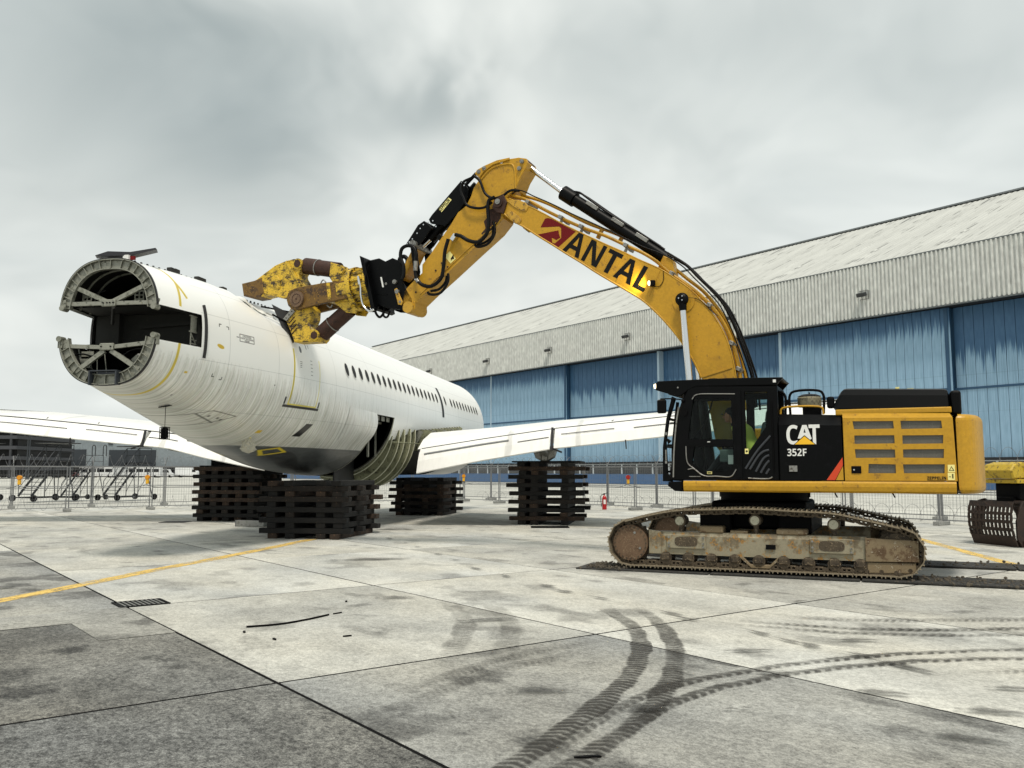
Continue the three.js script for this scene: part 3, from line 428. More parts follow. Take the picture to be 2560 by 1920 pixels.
// ---------------------------------------------------------------- timber cribbing
{
  const mats = [21, 22, 23, 24].map((s, i) => std({ map: mottle(.9, [S(0x1a140f), S(0x100f0d), S(0x35281e), S(0x0d0c0b)][i], [S(0x0d0b09), S(0x0b0a09), S(0x110e0b), S(0x090908)][i], [S(0x4a3a30), S(0x25211d), S(0x6a523f), S(0x1d1b19)][i], .48, .6), roughness: .85, bumpMap: bumpFine, bumpScale: .008 }));
  const T = .137, r = rng(314);
  const gcache = {}; const sleeper = (len, w) => { const k = Math.round(len * 10) + '_' + Math.round(w * 100); return gcache[k] || (gcache[k] = flat(rbox(len, T - .002, w, .012))); };
  const fwd = [.1714, -.9852], rgt = [.9852, .1714], LA = -10.45;
  const W = (lat, s) => [rgt[0] * (LA + lat) + fwd[0] * s, rgt[1] * (LA + lat) + fwd[1] * s], ry0 = -Math.asin(.1714);
  // beams lie along R (across the aircraft) on even layers, along s on odd layers
  const LAY = ['ground', 'second', 'third', 'fourth', 'fifth', 'sixth', 'seventh', 'eighth', 'ninth', 'tenth', 'eleventh', 'twelfth', 'thirteenth', 'fourteenth', 'top'];
  function stack(name, lat0, lat1, s0, s1, layers, acr, alo, over, label, group) {
    for (let k = 0; k < layers; k++) {
      const across = k % 2 === 1, pos = across ? acr : alo;
      for (const q of pos) {
        const qi = pos.indexOf(q), np = pos.length, wh = across ? (qi === 0 ? 'front' : qi === np - 1 ? 'rear' : np > 3 ? LAY[qi].replace('ground', '') + ' from front' : 'middle') : (qi === 0 ? 'leftmost' : qi === np - 1 ? 'rightmost' : LAY[qi] + ' from left');
        const j = () => (r() - .5);
        const len = (across ? lat1 - lat0 + over : s1 - s0) + j() * .12, w = .25 + j() * .03;
        const lat = across ? (lat0 + lat1) / 2 + j() * .1 : lat0 + q * (lat1 - lat0) + j() * .05, s = across ? s0 + q * (s1 - s0) + j() * .05 : (s0 + s1) / 2 + j() * .1;
        const [x, z] = W(lat, s); const m = mesh('timber_sleeper', sleeper(len, w), mats[Math.floor(r() * 4)], null, { raw: true });
        m.position.set(x, T / 2 + k * T + .001, z); m.rotation.y = ry0 + (across ? 0 : Math.PI / 2) + j() * .02; tag(m, label.replace('#', (k === layers - 1 ? 'top' : LAY[k]) + ' layer, ' + wh), 'sleeper', group);
      }
    }
  }
  stack('crib', .15, 2.2, 21.5, 24.1, 11, [.05, .5, .95], [.06, .3, .72, .94], .42, 'dark sleeper, #, in the nearest stack under the tail', 'sleepers of the tail stack');
  stack('crib', -5.95, -3.7, 28.6, 30.9, 14, [.05, .28, .52, .75, .95], [.08, .3, .5, .7, .92], .3, 'black sleeper, #, in the stack under the left wing', 'sleepers of the left wing stack');
  stack('crib', 5.45, 7.75, 28.5, 30.9, 15, [.06, .94], [.16, .34, .78], .2, 'black sleeper, #, in the stack under the right wing', 'sleepers of the right wing stack');
  stack('crib', -.25, 1.85, 33.8, 36.0, 11, [.05, .95], [.08, .26, .62, .9], .42, 'black sleeper, #, in the farthest stack under the fuselage', 'sleepers of the centre stack');
  // top packing that takes the load
  const pk = (lat, s, y, w, l, label) => { const [x, z] = W(lat, s); const o = mesh('packing_board', rbox(w, .05, l, .008), mats[1], null); o.position.set(x, y, z); o.rotation.y = ry0; tag(o, label, 'board'); };
  pk(6.6, 29.6, 15 * T + .026, 2.3, 1.9, 'flat dark board on top of the right wing stack');
  pk(-4.9, 29.7, 14 * T + .026, 2.1, 1.9, 'flat dark board on top of the left wing stack');
  { const [x, z] = W(6.55, 29.0); const o = thing('wing_jack_saddle', 'dark wedge shaped steel saddle between the right wing and its timber stack', 'saddle', [x, 15 * T + .052, z], ry0); mesh('saddle_body', ext([-.42, .45, .42, .52, .3, .12, .1, 0, -.12, 0, -.3, .1], -.3, .3, .02, [], 1), M.steel, o); mesh('web', [box(.02, .4, .64, -.1, .22, 0), box(.02, .4, .64, .12, .22, 0)], M.blackMatt, o); }
  { const [x, z] = W(-4.9, 29.5); const o = thing('wing_jack_saddle', 'steel saddle between the left wing and its timber stack', 'saddle', [x, 14 * T + .052, z], ry0); mesh('saddle_body', box(1.6, .32, .8, 0, .16, 0), M.blackMatt, o); mesh('web', [box(.05, .3, .05, .3, .16, .45), box(.05, .3, .05, .45, .16, .45)], M.steel, o); }
  // grey channel on the floor
  const c = thing('steel_channel', 'grey steel channel lying on the ground between the two left timber stacks', 'channel', [-8.35, 0, -28.0], -.25);
  mesh('channel', [rbox(1.0, .19, .26, .02, 0, .095, 0)], M.steel, c); mesh('end_plate', box(.02, .2, .28, -.51, .1, 0), M.galv, c);
  const sh = mesh('rubber_sheet', flat(box(1.2, .012, .9)), M.blackMatt, null, { raw: true }); const pp = W(6.9, 27.4); sh.position.set(pp[0], .007, pp[1]); tag(sh, 'flat black sheet on the ground before the right wing stack', 'sheet');
  const sh2 = mesh('rubber_sheet', flat(box(.9, .012, .7)), M.blackMatt, null, { raw: true }); const p2 = W(-6.3, 27.9); sh2.position.set(p2[0], .007, p2[1]); tag(sh2, 'flat black sheet on the ground before the left wing stack', 'sheet');
}
// ---------------------------------------------------------------- fire extinguisher
{
  const t = thing('fire_extinguisher', 'red fire extinguisher standing on the ground by the fence', 'extinguisher', [4.28, 0, -40.3]);
  const rd = std({ color: 0xa3141a, roughness: .3 });
  mesh('cylinder', new THREE.LatheGeometry([[0, 0], [.1, 0], [.105, .02], [.105, .52], [.08, .6], [.035, .64], [.03, .68], [0, .68]].map(p => new THREE.Vector2(...p)), 20), rd, t);
  mesh('valve', [box(.05, .06, .05, 0, .71, 0), box(.2, .025, .03, .05, .75, 0, 0, 0, .2)], M.blackMatt, t); mesh('hose', pipe([[-.02, .7, 0], [-.15, .66, .02], [-.17, .4, .04], [-.14, .14, .06]], .014), M.blackMatt, t); mesh('label', box(.1, .2, .005, 0, .36, .104), M.white, t);
}
// ---------------------------------------------------------------- sorting grab at the right edge
{
  const t = thing('sorting_grab', 'yellow and rusty perforated sorting grab standing at the right edge', 'grab', [12.28, 0, -21.0], .3);
  const yl = std({ map: mottle(.9, S(0xb79a22), S(0x8d7418), S(0x3b3112), .5, .6), roughness: .5, bumpMap: bumpFine, bumpScale: .004 }), ru = std({ map: mottle(.7, S(0x2e211a), S(0x1d1612), S(0x4b3527), .5, .62), roughness: .6, metalness: .3, bumpMap: bumpFine, bumpScale: .004 }), ry = std({ map: mottle(.6, S(0x8a7030), S(0x3d2c1c), S(0x1f1712), .46, .58), roughness: .55 });
  // a shell: curved plate with slots, built as strips and ribs so the slots are open
  const shell = (sgn, width) => { const g = []; const R = .95, N = 11; const pt = a => [sgn * (R * Math.sin(a) - .12 + .1), 1.08 - R * (1 - Math.cos(a)) * .2 - a * .0 - .0]; const pa = t => { const a = -.25 + t * 1.55; return [sgn * (.42 + .42 * Math.sin(1.2 + a * .95)) - sgn * .3, 1.05 - t * 1.02]; };
    const rows = [[0, .12], [.12, .24, 1], [.24, .30], [.30, .42, 1], [.42, .48], [.48, .60, 1], [.60, .66], [.66, .78, 1], [.78, 1.0]];
    for (const [t0, t1, slot] of rows) { const a = pa(t0), b = pa(t1), dx = b[0] - a[0], dy = b[1] - a[1], L = Math.hypot(dx, dy), an = Math.atan2(dx, -dy); const mx = (a[0] + b[0]) / 2, my = (a[1] + b[1]) / 2;
      if (!slot) g.push(box(.035, L + .01, width, mx, my, 0, 0, 0, an)); else for (let i = 0; i <= N; i++) g.push(box(.035, L + .01, width / N * .45, mx, my, -width / 2 + i / N * width * .98 + width * .01, 0, 0, an)); }
    return g; };
  const wd = 1.25;
  for (const sgn of [-1, 1]) { const sh = sub('shell', t, [sgn * .44, .0, 0]);
    mesh('slotted_plate', shell(sgn, wd), sgn < 0 ? ru : ry, sh);
    const cheek = [0, 1.1, .2, 1.06, .3, .9, .42, .6, .42, .2, .3, .02, .12, .02, .14, .3, .08, .7, -.08, .95, -.1, 1.05].map((v, i) => i % 2 ? v : v * sgn);
    for (const z of [-wd / 2 - .03, wd / 2 - .02]) mesh('cheek_plate', ext(cheek, z, z + .05, .006, [], 1), ru, sh);
    mesh('cutting_edge', box(.09, .14, wd + .1, sgn * .22, .08, 0), ru, sh); mesh('hinge_pin', disc(0, 1.0, -wd / 2 - .08, wd / 2 + .08, .07, 18), ru, sh); }
  mesh('yoke', [rbox(.8, .42, .7, .05, 0, 1.28, 0), rbox(1.0, .16, .5, .04, 0, 1.08, 0)], M.blackMatt, t);
  mesh('top_plate', rbox(1.15, .1, .95, .02, 0, 1.52, 0), yl, t); mesh('rotator_housing', [ext([-.62, 1.58, .62, 1.58, .66, 1.72, .6, 1.9, .4, 1.98, -.35, 1.98, -.6, 1.92, -.7, 1.78], -.42, .42, .03, [], 1)], yl, t);
  for (const x of [-.25, .35]) mesh('housing_pin', disc(x, 1.82, -.46, .46, .06, 16), yl, t);
  mesh('hydraulic_hose', [pipe([[.5, 1.45, .4], [.2, 1.3, .55], [-.2, 1.4, .5]], .018), pipe([[-.3, 1.5, .45], [-.15, 1.2, .58], [.1, 1.05, .5]], .018)], M.rubber, t);
}
// ---------------------------------------------------------------- track mats
const EX = [4.745, 0, -16.337], EXR = -Math.asin(.3987);
{
  const mm = std({ map: mottle(1.4, S(0x2a2a28), S(0x1d1d1c), S(0x57524a), .5, .6), roughness: .8, bumpMap: bumpFine, bumpScale: .01 });
  const put = (z, x0, x1, w, label) => { const o = thing('track_mat', label, 'mat', EX, EXR); for (let x = x0; x < x1 - .1; x += 2.4) { const e = Math.min(x + 2.37, x1); mesh('mat_plate', rbox(e - x, .028, w, .006, (x + e) / 2, .02 + .008 * ((x * 3 | 0) % 2), z), mm, o); } };
  put(1.38, -3.1, 6.2, 1.0, 'dark steel road mats under the near crawler track'); put(-1.38, -3.0, 7.5, 1.0, 'dark steel road mats under the far crawler track');
  // crumbled dirt dragged along the mats
  const r = rng(8), g = new THREE.DodecahedronGeometry(1, 0), im = new THREE.InstancedMesh(g, std({ color: 0x4d473d, roughness: .95 }), 1500); const mt = new THREE.Matrix4(), q = new THREE.Quaternion();
  for (let i = 0; i < 1500; i++) { const left = r() < .35, x = left ? -2.95 + r() * .8 : 2.2 + Math.pow(r(), 1.4) * 4.2, z = (left || r() < .7 ? 1.4 : -1.4) + (r() + r() + r() - 1.5) * .55, s = .004 + Math.pow(r(), 3) * .02; q.setFromEuler(new THREE.Euler(r() * 6, r() * 6, r() * 6)); mt.compose(V3(x, .038 + s * .5, z), q, V3(s * 1.6, s, s * 1.4)); im.setMatrixAt(i, mt); }
  im.name = 'dirt_crumbs'; im.position.set(...EX); im.rotation.y = EXR; im.userData = { kind: 'stuff', label: 'crumbled dirt scattered along the track mats', category: 'dirt' }; im.castShadow = im.receiveShadow = true; scene.add(im);
}
console.log('yard done');
// ---------------------------------------------------------------- airliner being dismantled (local: x = right of the axis, -z = towards the nose, s = -z)
const plane = thing('airliner', 'white airliner without tail or nose, propped on timber stacks, tail end cut open', 'aircraft', [-.9852 * 10.45, 0, -.1714 * 10.45], -Math.asin(.1714));
const SEC = [[14.8, 5.84, 3.40, 1.03, 2.5], [16, 5.92, 3.12, 1.26, 2.45], [17.5, 5.99, 2.74, 1.52, 2.35], [19, 6.03, 2.37, 1.74, 2.2], [20.5, 6.05, 2.06, 1.89, 2.1], [22, 6.05, 1.80, 1.99, 2.05], [24, 6.05, 1.65, 2.06, 2], [26, 6.05, 1.62, 2.07, 2], [40.3, 6.05, 1.62, 2.07, 2]];
function sec(s) { // smooth (Catmull) interpolation of the section table
  let i = 0; while (i < SEC.length - 2 && s > SEC[i + 1][0]) i++;
  const a = SEC[Math.max(0, i - 1)], b = SEC[i], c = SEC[i + 1], d = SEC[Math.min(SEC.length - 1, i + 2)], t = Math.min(1, Math.max(0, (s - b[0]) / (c[0] - b[0]))); const out = [];
  for (let k = 1; k < 5; k++) { const m0 = (c[k] - a[k]) / Math.max(.01, c[0] - a[0]) * (c[0] - b[0]), m1 = (d[k] - b[k]) / Math.max(.01, d[0] - b[0]) * (c[0] - b[0]), t2 = t * t, t3 = t2 * t; out.push((2 * t3 - 3 * t2 + 1) * b[k] + (t3 - 2 * t2 + t) * m0 + (-2 * t3 + 3 * t2) * c[k] + (t3 - t2) * m1); }
  return out;
}
function fus(s, th, off = 0) { // th: 0 = right side, pi/2 = top
  const [top, bot, w, e] = sec(s), h = (top - bot) / 2, c = Math.cos(th), n = Math.sin(th);
  let x = Math.sign(c) * Math.pow(Math.abs(c), 2 / e) * (w + off), y = (top + bot) / 2 + Math.sign(n) * Math.pow(Math.abs(n), 2 / e) * (h + off);
  // crushed by the shear: a dent high on the right side
  const q = ((s - 19.25) / 1.15) ** 2 + ((th - 1.02) / .42) ** 2; const dn = .26 * Math.exp(-q * 1.3) + .06 * Math.exp(-(((s - 18.4) / .5) ** 2 + ((th - 1.15) / .25) ** 2)) * Math.sin(s * 9);
  x -= dn * c; y -= dn * n * 1.0;
  return [x, y, -s];
}
const thAt = (s, y) => { const [top, bot, , e] = sec(s), h = (top - bot) / 2, q = (y - (top + bot) / 2) / h; return Math.asin(Math.sign(q) * Math.pow(Math.min(1, Math.abs(q)), e / 2)); };
// skin print: paint line, panel seams, dirt with painted shade, tape, stencils (u along the hull, v by height)
const SK0 = 14.6, SK1 = 40.4, SKY0 = 1.5, SKY1 = 6.2;
const skinTex = canvasTex(2048, 512, (c, W, H) => {
  const X = s => (s - SK0) / (SK1 - SK0) * W, Y = y => H - (y - SKY0) / (SKY1 - SKY0) * H, k = W / (SK1 - SK0), ky = H / (SKY1 - SKY0);
  c.fillStyle = '#eceeec'; c.fillRect(0, 0, W, H);
  const r = rng(66);
  // grime on the lower tail: thin dirt runs, thickened to paint in the underside shade
  for (let i = 0; i < 9000; i++) { const s = 14.8 + Math.pow(r(), 1.1) * 11, y = 2.2 + Math.pow(r(), 1.1) * 1.9, l = .25 + r() * 1.1; if (y > 4.05 - (s - 15) * .07 + r() * .5) continue; c.strokeStyle = `rgba(${96 + r() * 30 | 0},${96 + r() * 30 | 0},${84 + r() * 26 | 0},${.035 + r() * .09})`; c.lineWidth = .5 + r() * 1.5; c.beginPath(); const x = X(s); c.moveTo(x, Y(y)); c.lineTo(x + (r() - .35) * 7, Y(y - l)); c.stroke(); }
  for (let i = 0; i < 240; i++) { const s = 17 + r() * 9, y = 2.5 + r() * 1.2; c.strokeStyle = `rgba(236,238,230,${.1 + r() * .2})`; c.lineWidth = .5 + r() * .9; c.beginPath(); c.moveTo(X(s), Y(y)); c.lineTo(X(s) + 3, Y(y - .3 - r() * .5)); c.stroke(); }
  // rain runs below the windows
  for (let i = 0; i < 40; i++) { const s = 22.3 + i * .46; c.strokeStyle = 'rgba(120,125,120,.22)'; c.lineWidth = 1; c.beginPath(); c.moveTo(X(s), Y(4.3)); c.lineTo(X(s + .02), Y(3.3 + r() * .4)); c.stroke(); }
  // sheet seams
  c.strokeStyle = 'rgba(80,85,85,.28)'; c.lineWidth = 1; for (const s of [16.9, 18.7, 21.6, 24.3, 27.9, 31.4, 35.2, 38.2]) { c.beginPath(); c.moveTo(X(s), 0); c.lineTo(X(s), H); c.stroke(); }
  for (const y of [5.55, 4.98, 4.02, 3.05]) { c.beginPath(); c.moveTo(X(16), Y(y)); c.lineTo(W, Y(y)); c.stroke(); }
  // grey belly paint
  c.fillStyle = '#565a5c'; c.fillRect(0, Y(2.37), W, H); c.fillStyle = 'rgba(30,32,35,.4)'; c.beginPath(); c.moveTo(X(19.8), Y(2.1)); for (let i = 0; i <= 20; i++) c.lineTo(X(19.8 + i * .3), Y(2.05 + .22 * Math.sin(i * .5) * (i < 16 ? 1 : .3))); c.lineTo(X(25.8), H); c.lineTo(X(19.8), H); c.fill();
  for (let i = 0; i < 500; i++) { c.fillStyle = `rgba(${r() < .5 ? '130,132,130' : '25,26,28'},${.05 + r() * .1})`; c.beginPath(); c.ellipse(X(18.5 + r() * 8), Y(1.6 + r() * .75), 2 + r() * 12, 1 + r() * 4, 0, 0, 7); c.fill(); }
  // masking tape
  c.strokeStyle = '#c9b23c'; c.lineWidth = 5; c.beginPath(); c.moveTo(X(15.42), Y(4.3)); c.lineTo(X(15.42), Y(3.0)); c.stroke(); c.beginPath(); c.moveTo(X(15.42), Y(5.0)); c.lineTo(X(15.5), Y(5.5)); c.lineTo(X(15.4), Y(5.95)); c.stroke(); c.beginPath(); c.moveTo(X(15.5), Y(5.5)); c.lineTo(X(15.66), Y(5.2)); c.stroke();
  c.fillStyle = '#c9a92c'; c.beginPath(); c.ellipse(X(16.6), Y(4.36), 9, 4.5, .3, 0, 7); c.fill(); c.fillRect(X(18.95), Y(2.72), 12, 7); c.fillRect(X(15.75), Y(3.75), 6, 4);
  c.strokeStyle = '#d8c94a'; c.lineWidth = 3.4; c.beginPath(); c.moveTo(X(19.38), Y(4.7)); c.lineTo(X(19.34), Y(3.36)); c.lineTo(X(20.6), Y(3.36)); c.lineTo(X(20.66), Y(4.55)); c.stroke();
  c.strokeStyle = '#d8c23a'; c.lineWidth = 4; c.beginPath(); c.moveTo(X(19.95), Y(2.27)); c.lineTo(X(20.35), Y(2.34)); c.lineTo(X(20.75), Y(2.25)); c.lineTo(X(20.3), Y(2.16)); c.closePath(); c.stroke();
  // black openings printed as flush hatches
  c.fillStyle = '#0a0a0b'; c.fillRect(X(19.15), Y(3.34), X(20.8) - X(19.15), 6); c.fillRect(X(19.15), Y(3.52), 5, 18); c.fillRect(X(20.72), Y(3.5), 5, 16); c.beginPath(); c.moveTo(X(20.55), Y(2.95)); c.lineTo(X(20.85), Y(2.95)); c.lineTo(X(20.62), Y(2.63)); c.lineTo(X(20.3), Y(2.63)); c.fill();
  // door window, stencils
  c.beginPath(); c.ellipse(X(19.72), Y(4.72), 4.2, 9, 0, 0, 7); c.fill(); c.fillRect(X(20.05), Y(4.92), 2, 16); c.fillRect(X(20.18), Y(4.9), 1.4, 10);
  c.fillStyle = '#333'; for (let i = 0; i < 4; i++) c.fillRect(X(19.62), Y(4.42 - i * .045), 9 - i, 1.2); for (let i = 0; i < 5; i++) c.fillRect(X(20.15), Y(4.5 - i * .09), 8, 1.1);
  c.strokeStyle = '#333'; c.lineWidth = 1.2; c.strokeRect(X(17.22), Y(4.72), 40, 17); c.font = 'bold 5.6px sans-serif'; c.fillStyle = '#222'; c.textAlign = 'center'; c.fillText('CAUTION', X(17.22) + 20, Y(4.72) + 5.5); c.fillText('FLIGHT RECORDERS', X(17.22) + 20, Y(4.72) + 10.8, 37); c.fillText('HERE', X(17.22) + 20, Y(4.72) + 16); c.fillRect(X(17.22) - 9, Y(4.65), 7, 1.5);
  c.strokeStyle = '#222'; c.lineWidth = 1.5; const br = (s, y, dx, dy) => { c.beginPath(); c.moveTo(X(s), Y(y + dy)); c.lineTo(X(s), Y(y)); c.lineTo(X(s + dx), Y(y)); c.stroke(); }; br(16.55, 4.83, .07, -.06); br(16.85, 4.81, -.07, -.06); br(16.5, 3.72, .07, .06); br(16.8, 3.68, -.07, .06);
  // access panel outlines
  c.strokeStyle = 'rgba(40,40,36,.75)'; c.lineWidth = 1.3; c.beginPath(); c.moveTo(X(16.5), Y(2.86)); c.lineTo(X(17.2), Y(3.06)); c.lineTo(X(17.9), Y(2.98)); c.lineTo(X(17.25), Y(2.7)); c.closePath(); c.stroke(); c.beginPath(); c.moveTo(X(16.95), Y(2.98)); c.lineTo(X(17.6), Y(2.82)); c.stroke(); c.fillStyle = '#222'; for (const [s, y] of [[16.75, 2.86], [17.25, 2.96], [17.5, 2.93], [17.62, 2.9], [17.2, 2.77]]) c.fillRect(X(s), Y(y), 4, 2.5);
  c.fillRect(X(15.9), Y(3.3), 2, 2); c.fillRect(X(18.6), Y(3.75), 2.5, 3);
}, { clamp: true });
const skinM = phy({ map: skinTex, roughness: .34, clearcoat: .3, clearcoatRoughness: .25, side: THREE.DoubleSide });
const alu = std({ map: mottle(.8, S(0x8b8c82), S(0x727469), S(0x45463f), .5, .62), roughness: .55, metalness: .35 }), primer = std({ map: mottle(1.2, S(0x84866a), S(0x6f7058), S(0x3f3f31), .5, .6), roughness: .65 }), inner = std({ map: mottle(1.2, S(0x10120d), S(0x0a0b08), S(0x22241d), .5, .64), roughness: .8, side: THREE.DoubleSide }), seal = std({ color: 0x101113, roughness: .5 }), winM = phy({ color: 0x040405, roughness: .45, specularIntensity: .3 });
function hullPatch(s0, s1, t0, t1, ns, nt, off) { // t0, t1: angles, or functions of s
  const p = [], uv = [], nr = [], ix = [], f = t => typeof t === 'function' ? t : () => t, A = f(t0), B = f(t1);
  for (let i = 0; i <= ns; i++) { const s = s0 + (s1 - s0) * i / ns, a = A(s), b = B(s); for (let j = 0; j <= nt; j++) { const th = a + (b - a) * j / nt, q = fus(s, th, off), u1 = fus(s, th + .004, off), u0 = fus(s, th - .004, off), v1 = fus(s + .01, th, off), v0 = fus(s - .01, th, off);
      const n = V3(u1[0] - u0[0], u1[1] - u0[1], u1[2] - u0[2]).cross(V3(v1[0] - v0[0], v1[1] - v0[1], v1[2] - v0[2])).normalize(); p.push(...q); nr.push(n.x, n.y, n.z); uv.push((s - SK0) / (SK1 - SK0), (q[1] - SKY0) / (SKY1 - SKY0)); } }
  const id = (i, j) => i * (nt + 1) + j; for (let i = 0; i < ns; i++) for (let j = 0; j < nt; j++) { const a = id(i, j), b = id(i + 1, j), c = id(i, j + 1), d = id(i + 1, j + 1); ix.push(a, c, b, b, c, d); }
  const g = new THREE.BufferGeometry(); g.setAttribute('position', new THREE.Float32BufferAttribute(p, 3)); g.setAttribute('normal', new THREE.Float32BufferAttribute(nr, 3)); g.setAttribute('uv', new THREE.Float32BufferAttribute(uv, 2)); g.setIndex(ix); return g;
}
const PI = Math.PI;
// what has been taken away: tailplane slots (both sides), wheel bay side, wing root fairing
const fair = s => thAt(s, 2.75 + .5 * sm(26.4, 30, s));
function shellParts(off, d) { return [
  hullPatch(14.8 + d * 1.5, 16.02, s => thAt(s, 4.93 + d * .5), s => PI - thAt(s, 4.93 + d * .5), 24, 90, off), hullPatch(14.8 + d * 1.5, 16.02, s => PI - thAt(s, 4.26 - d * .5), s => 2 * PI + thAt(s, 4.26 - d * .5), 24, 90, off),
  hullPatch(16.02, 24.75, -PI / 2, 1.5 * PI, 160, 180, off), hullPatch(24.75, 26.4, s => thAt(s, 3.46), 1.5 * PI, 12, 140, off), hullPatch(26.4, 36.2, fair, 1.5 * PI, 50, 140, off), hullPatch(36.2, 40.3, -PI / 2, 1.5 * PI, 14, 140, off)]; }
mesh('fuselage', shellParts(0, 0), skinM, plane, { keepUV: true });
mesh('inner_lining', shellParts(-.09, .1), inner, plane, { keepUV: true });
{ // closing bulkheads
  const disk = s => { const sh = new THREE.Shape(Array.from({ length: 64 }, (_, i) => { const q = fus(s, i / 64 * 2 * PI, -.02); return new THREE.Vector2(q[0], q[1]); })); return new THREE.ExtrudeGeometry(sh, { depth: .03, bevelEnabled: false }).translate(0, 0, -s - .03); };
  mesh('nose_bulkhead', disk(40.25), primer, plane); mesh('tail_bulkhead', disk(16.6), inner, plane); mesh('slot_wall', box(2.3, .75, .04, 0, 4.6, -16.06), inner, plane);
  const shelf = (y, dy) => { const s = new THREE.Shape([[-.92, -14.9], [.92, -14.9], [1.18, -16.05], [-1.18, -16.05]].map(q => new THREE.Vector2(...q))); return new THREE.ExtrudeGeometry(s, { depth: .03, bevelEnabled: false }).rotateX(PI / 2).scale(1, 1, -1).translate(0, y, 0).rotateX(0); };
  for (const [y, n] of [[4.98, 'shelf'], [4.24, 'shelf']]) { const g = new THREE.BufferGeometry(); const a = [-.95, .95, 1.2, -1.2], z = [-15.15, -15.15, -16.05, -16.05], p = []; for (const i of [0, 1, 2, 0, 2, 3]) p.push(a[i], y, z[i]); g.setAttribute('position', new THREE.Float32BufferAttribute(p, 3)); g.computeVertexNormals(); mesh(n, g, inner, plane); }
}
{ // cut tail end: frame ring with radial stiffeners, X braces
  const tail = sub('tail_frame', plane);
  const s = 14.8;
  const arcBand = (t0, t1, o0, o1, z0, z1, n) => { const p = [], ix = []; for (let i = 0; i <= n; i++) { const th = t0 + (t1 - t0) * i / n; for (const [o, z] of [[o0, z0], [o1, z0], [o1, z1], [o0, z1]]) { const q = fus(s, th, o); p.push(q[0], q[1], -s + z); } if (i < n) for (let k = 0; k < 4; k++) { const a = i * 4 + k, b = i * 4 + (k + 1) % 4; ix.push(a, b, a + 4, b, b + 4, a + 4); } } const g = new THREE.BufferGeometry(); g.setAttribute('position', new THREE.Float32BufferAttribute(p, 3)); g.setIndex(ix); const q = g.toNonIndexed(); q.computeVertexNormals(); return q; };
  const thU = thAt(s, 4.93), thL = thAt(s, 4.26);
  for (const [a, b] of [[thU, PI - thU], [PI - thL, 2 * PI + thL]]) {
    mesh('ring_web', arcBand(a, b, -.02, -.19, -.05, -.02, 60), alu, tail); mesh('ring_flange', [arcBand(a, b, .004, -.012, -.06, .04, 60), arcBand(a, b, -.18, -.195, -.06, .03, 60)], alu, tail); mesh('edge_seal', arcBand(a, b, .022, .004, -.02, .03, 60), seal, tail);
    for (let i = 1; i < 16; i++) { const th = a + (b - a) * i / 16, q = fus(s, th, -.01), w = fus(s, th, -.185); mesh('stiffener', bar([q[0], q[1], -s], [w[0], w[1], -s], .012, .05), alu, tail); }
  }
  // inner frames further up the tail
  for (const s2 of [15.3, 15.7]) for (const [a, b] of [[thAt(s2, 5.0), PI - thAt(s2, 5.0)], [PI - thAt(s2, 4.2), 2 * PI + thAt(s2, 4.2)]]) mesh('inner_frame', pipe(Array.from({ length: 25 }, (_, i) => fus(s2, a + (b - a) * i / 24, -.12)), .025, 60, 6), alu, tail);
  const z = -14.83, br = (a, b, w) => bar([a[0], a[1], z], [b[0], b[1], z], w, .06);
  // brace ends read off the frame
  const U0 = [-.93, 4.99], U1 = [.94, 4.97], UC = [.0, 4.97], D0 = [-.78, 5.33], D1 = [.78, 5.33];
  mesh('cross_beam', [br(U0, [U0[0] + .9, 4.98], .075), br([.02, 4.98], U1, .075)], alu, tail); mesh('diagonal_brace', br(D0, [-.08, 5.02], .085), alu, tail); mesh('diagonal_brace', br(D1, [.08, 5.02], .085), alu, tail); mesh('gusset_plate', rbox(.3, .14, .05, .02, 0, 4.98, z + .04), alu, tail);
  const L0 = [-.93, 4.17], L1 = [.94, 4.2]; mesh('cross_beam', [br(L0, [0, 4.12], .075), br([0, 4.12], L1, .075)], alu, tail); mesh('diagonal_brace', br([-.66, 3.66], [-.07, 4.06], .085), alu, tail); mesh('diagonal_brace', br([.68, 3.68], [.07, 4.06], .085), alu, tail); mesh('gusset_plate', rbox(.3, .14, .05, .02, 0, 4.13, z + .04), alu, tail);
  mesh('bolt', [-.1, -.02, .04, .11].map(x => disc(x, 4.98, z + .06, z + .085, .014, 10)), M.blackMatt, tail); mesh('bolt', [-.1, .1].map(x => disc(x, 4.13, z + .06, z + .085, .014, 10)), M.blackMatt, tail);
  for (const [x, y] of [[-.97, 4.9], [.97, 4.88], [-1.0, 4.3], [.99, 4.33]]) mesh('lug', [disc(x, y, z - .06, z + .1, .055, 16), box(.1, .16, .1, x, y + (y > 4.6 ? .09 : -.09), z)], alu, tail);
  mesh('bracket_panel', [...[-.62, .5].flatMap(x => [box(.2, .02, .02, x, 5.24, -15), box(.2, .02, .02, x, 5.16, -15), box(.2, .02, .02, x, 5.08, -15), box(.02, .2, .02, x - .09, 5.15, -15), box(.02, .2, .02, x, 5.15, -15), box(.02, .2, .02, x + .09, 5.15, -15)])], alu, tail);
  mesh('pipe_fitting', [disc(.8, 5.16, -15.1, -14.95, .1, 16), rod([.5, 3.98, -15.05], [.85, 3.95, -15.05], .045), rod([-.72, 3.75, -15], [-.45, 3.5, -15], .05), disc(.72, 3.82, -15.1, -14.95, .08, 14)], M.steel, tail);
  mesh('service_plate', [box(.26, .1, .02, -.55, 4.03, -15), box(.2, .18, .02, -.6, 3.85, -15.02), box(.14, .12, .02, .48, 3.9, -15, 0, 0, .7)], alu, tail);
  mesh('inner_strut', [bar([-.2, 3.62, -15.2], [.5, 3.5, -15.2], .06, .02), rod([-.35, 4.05, -15], [-.32, 3.5, -15], .01), rod([-.2, 4.1, -15], [-.12, 3.6, -15], .01)], alu, tail);
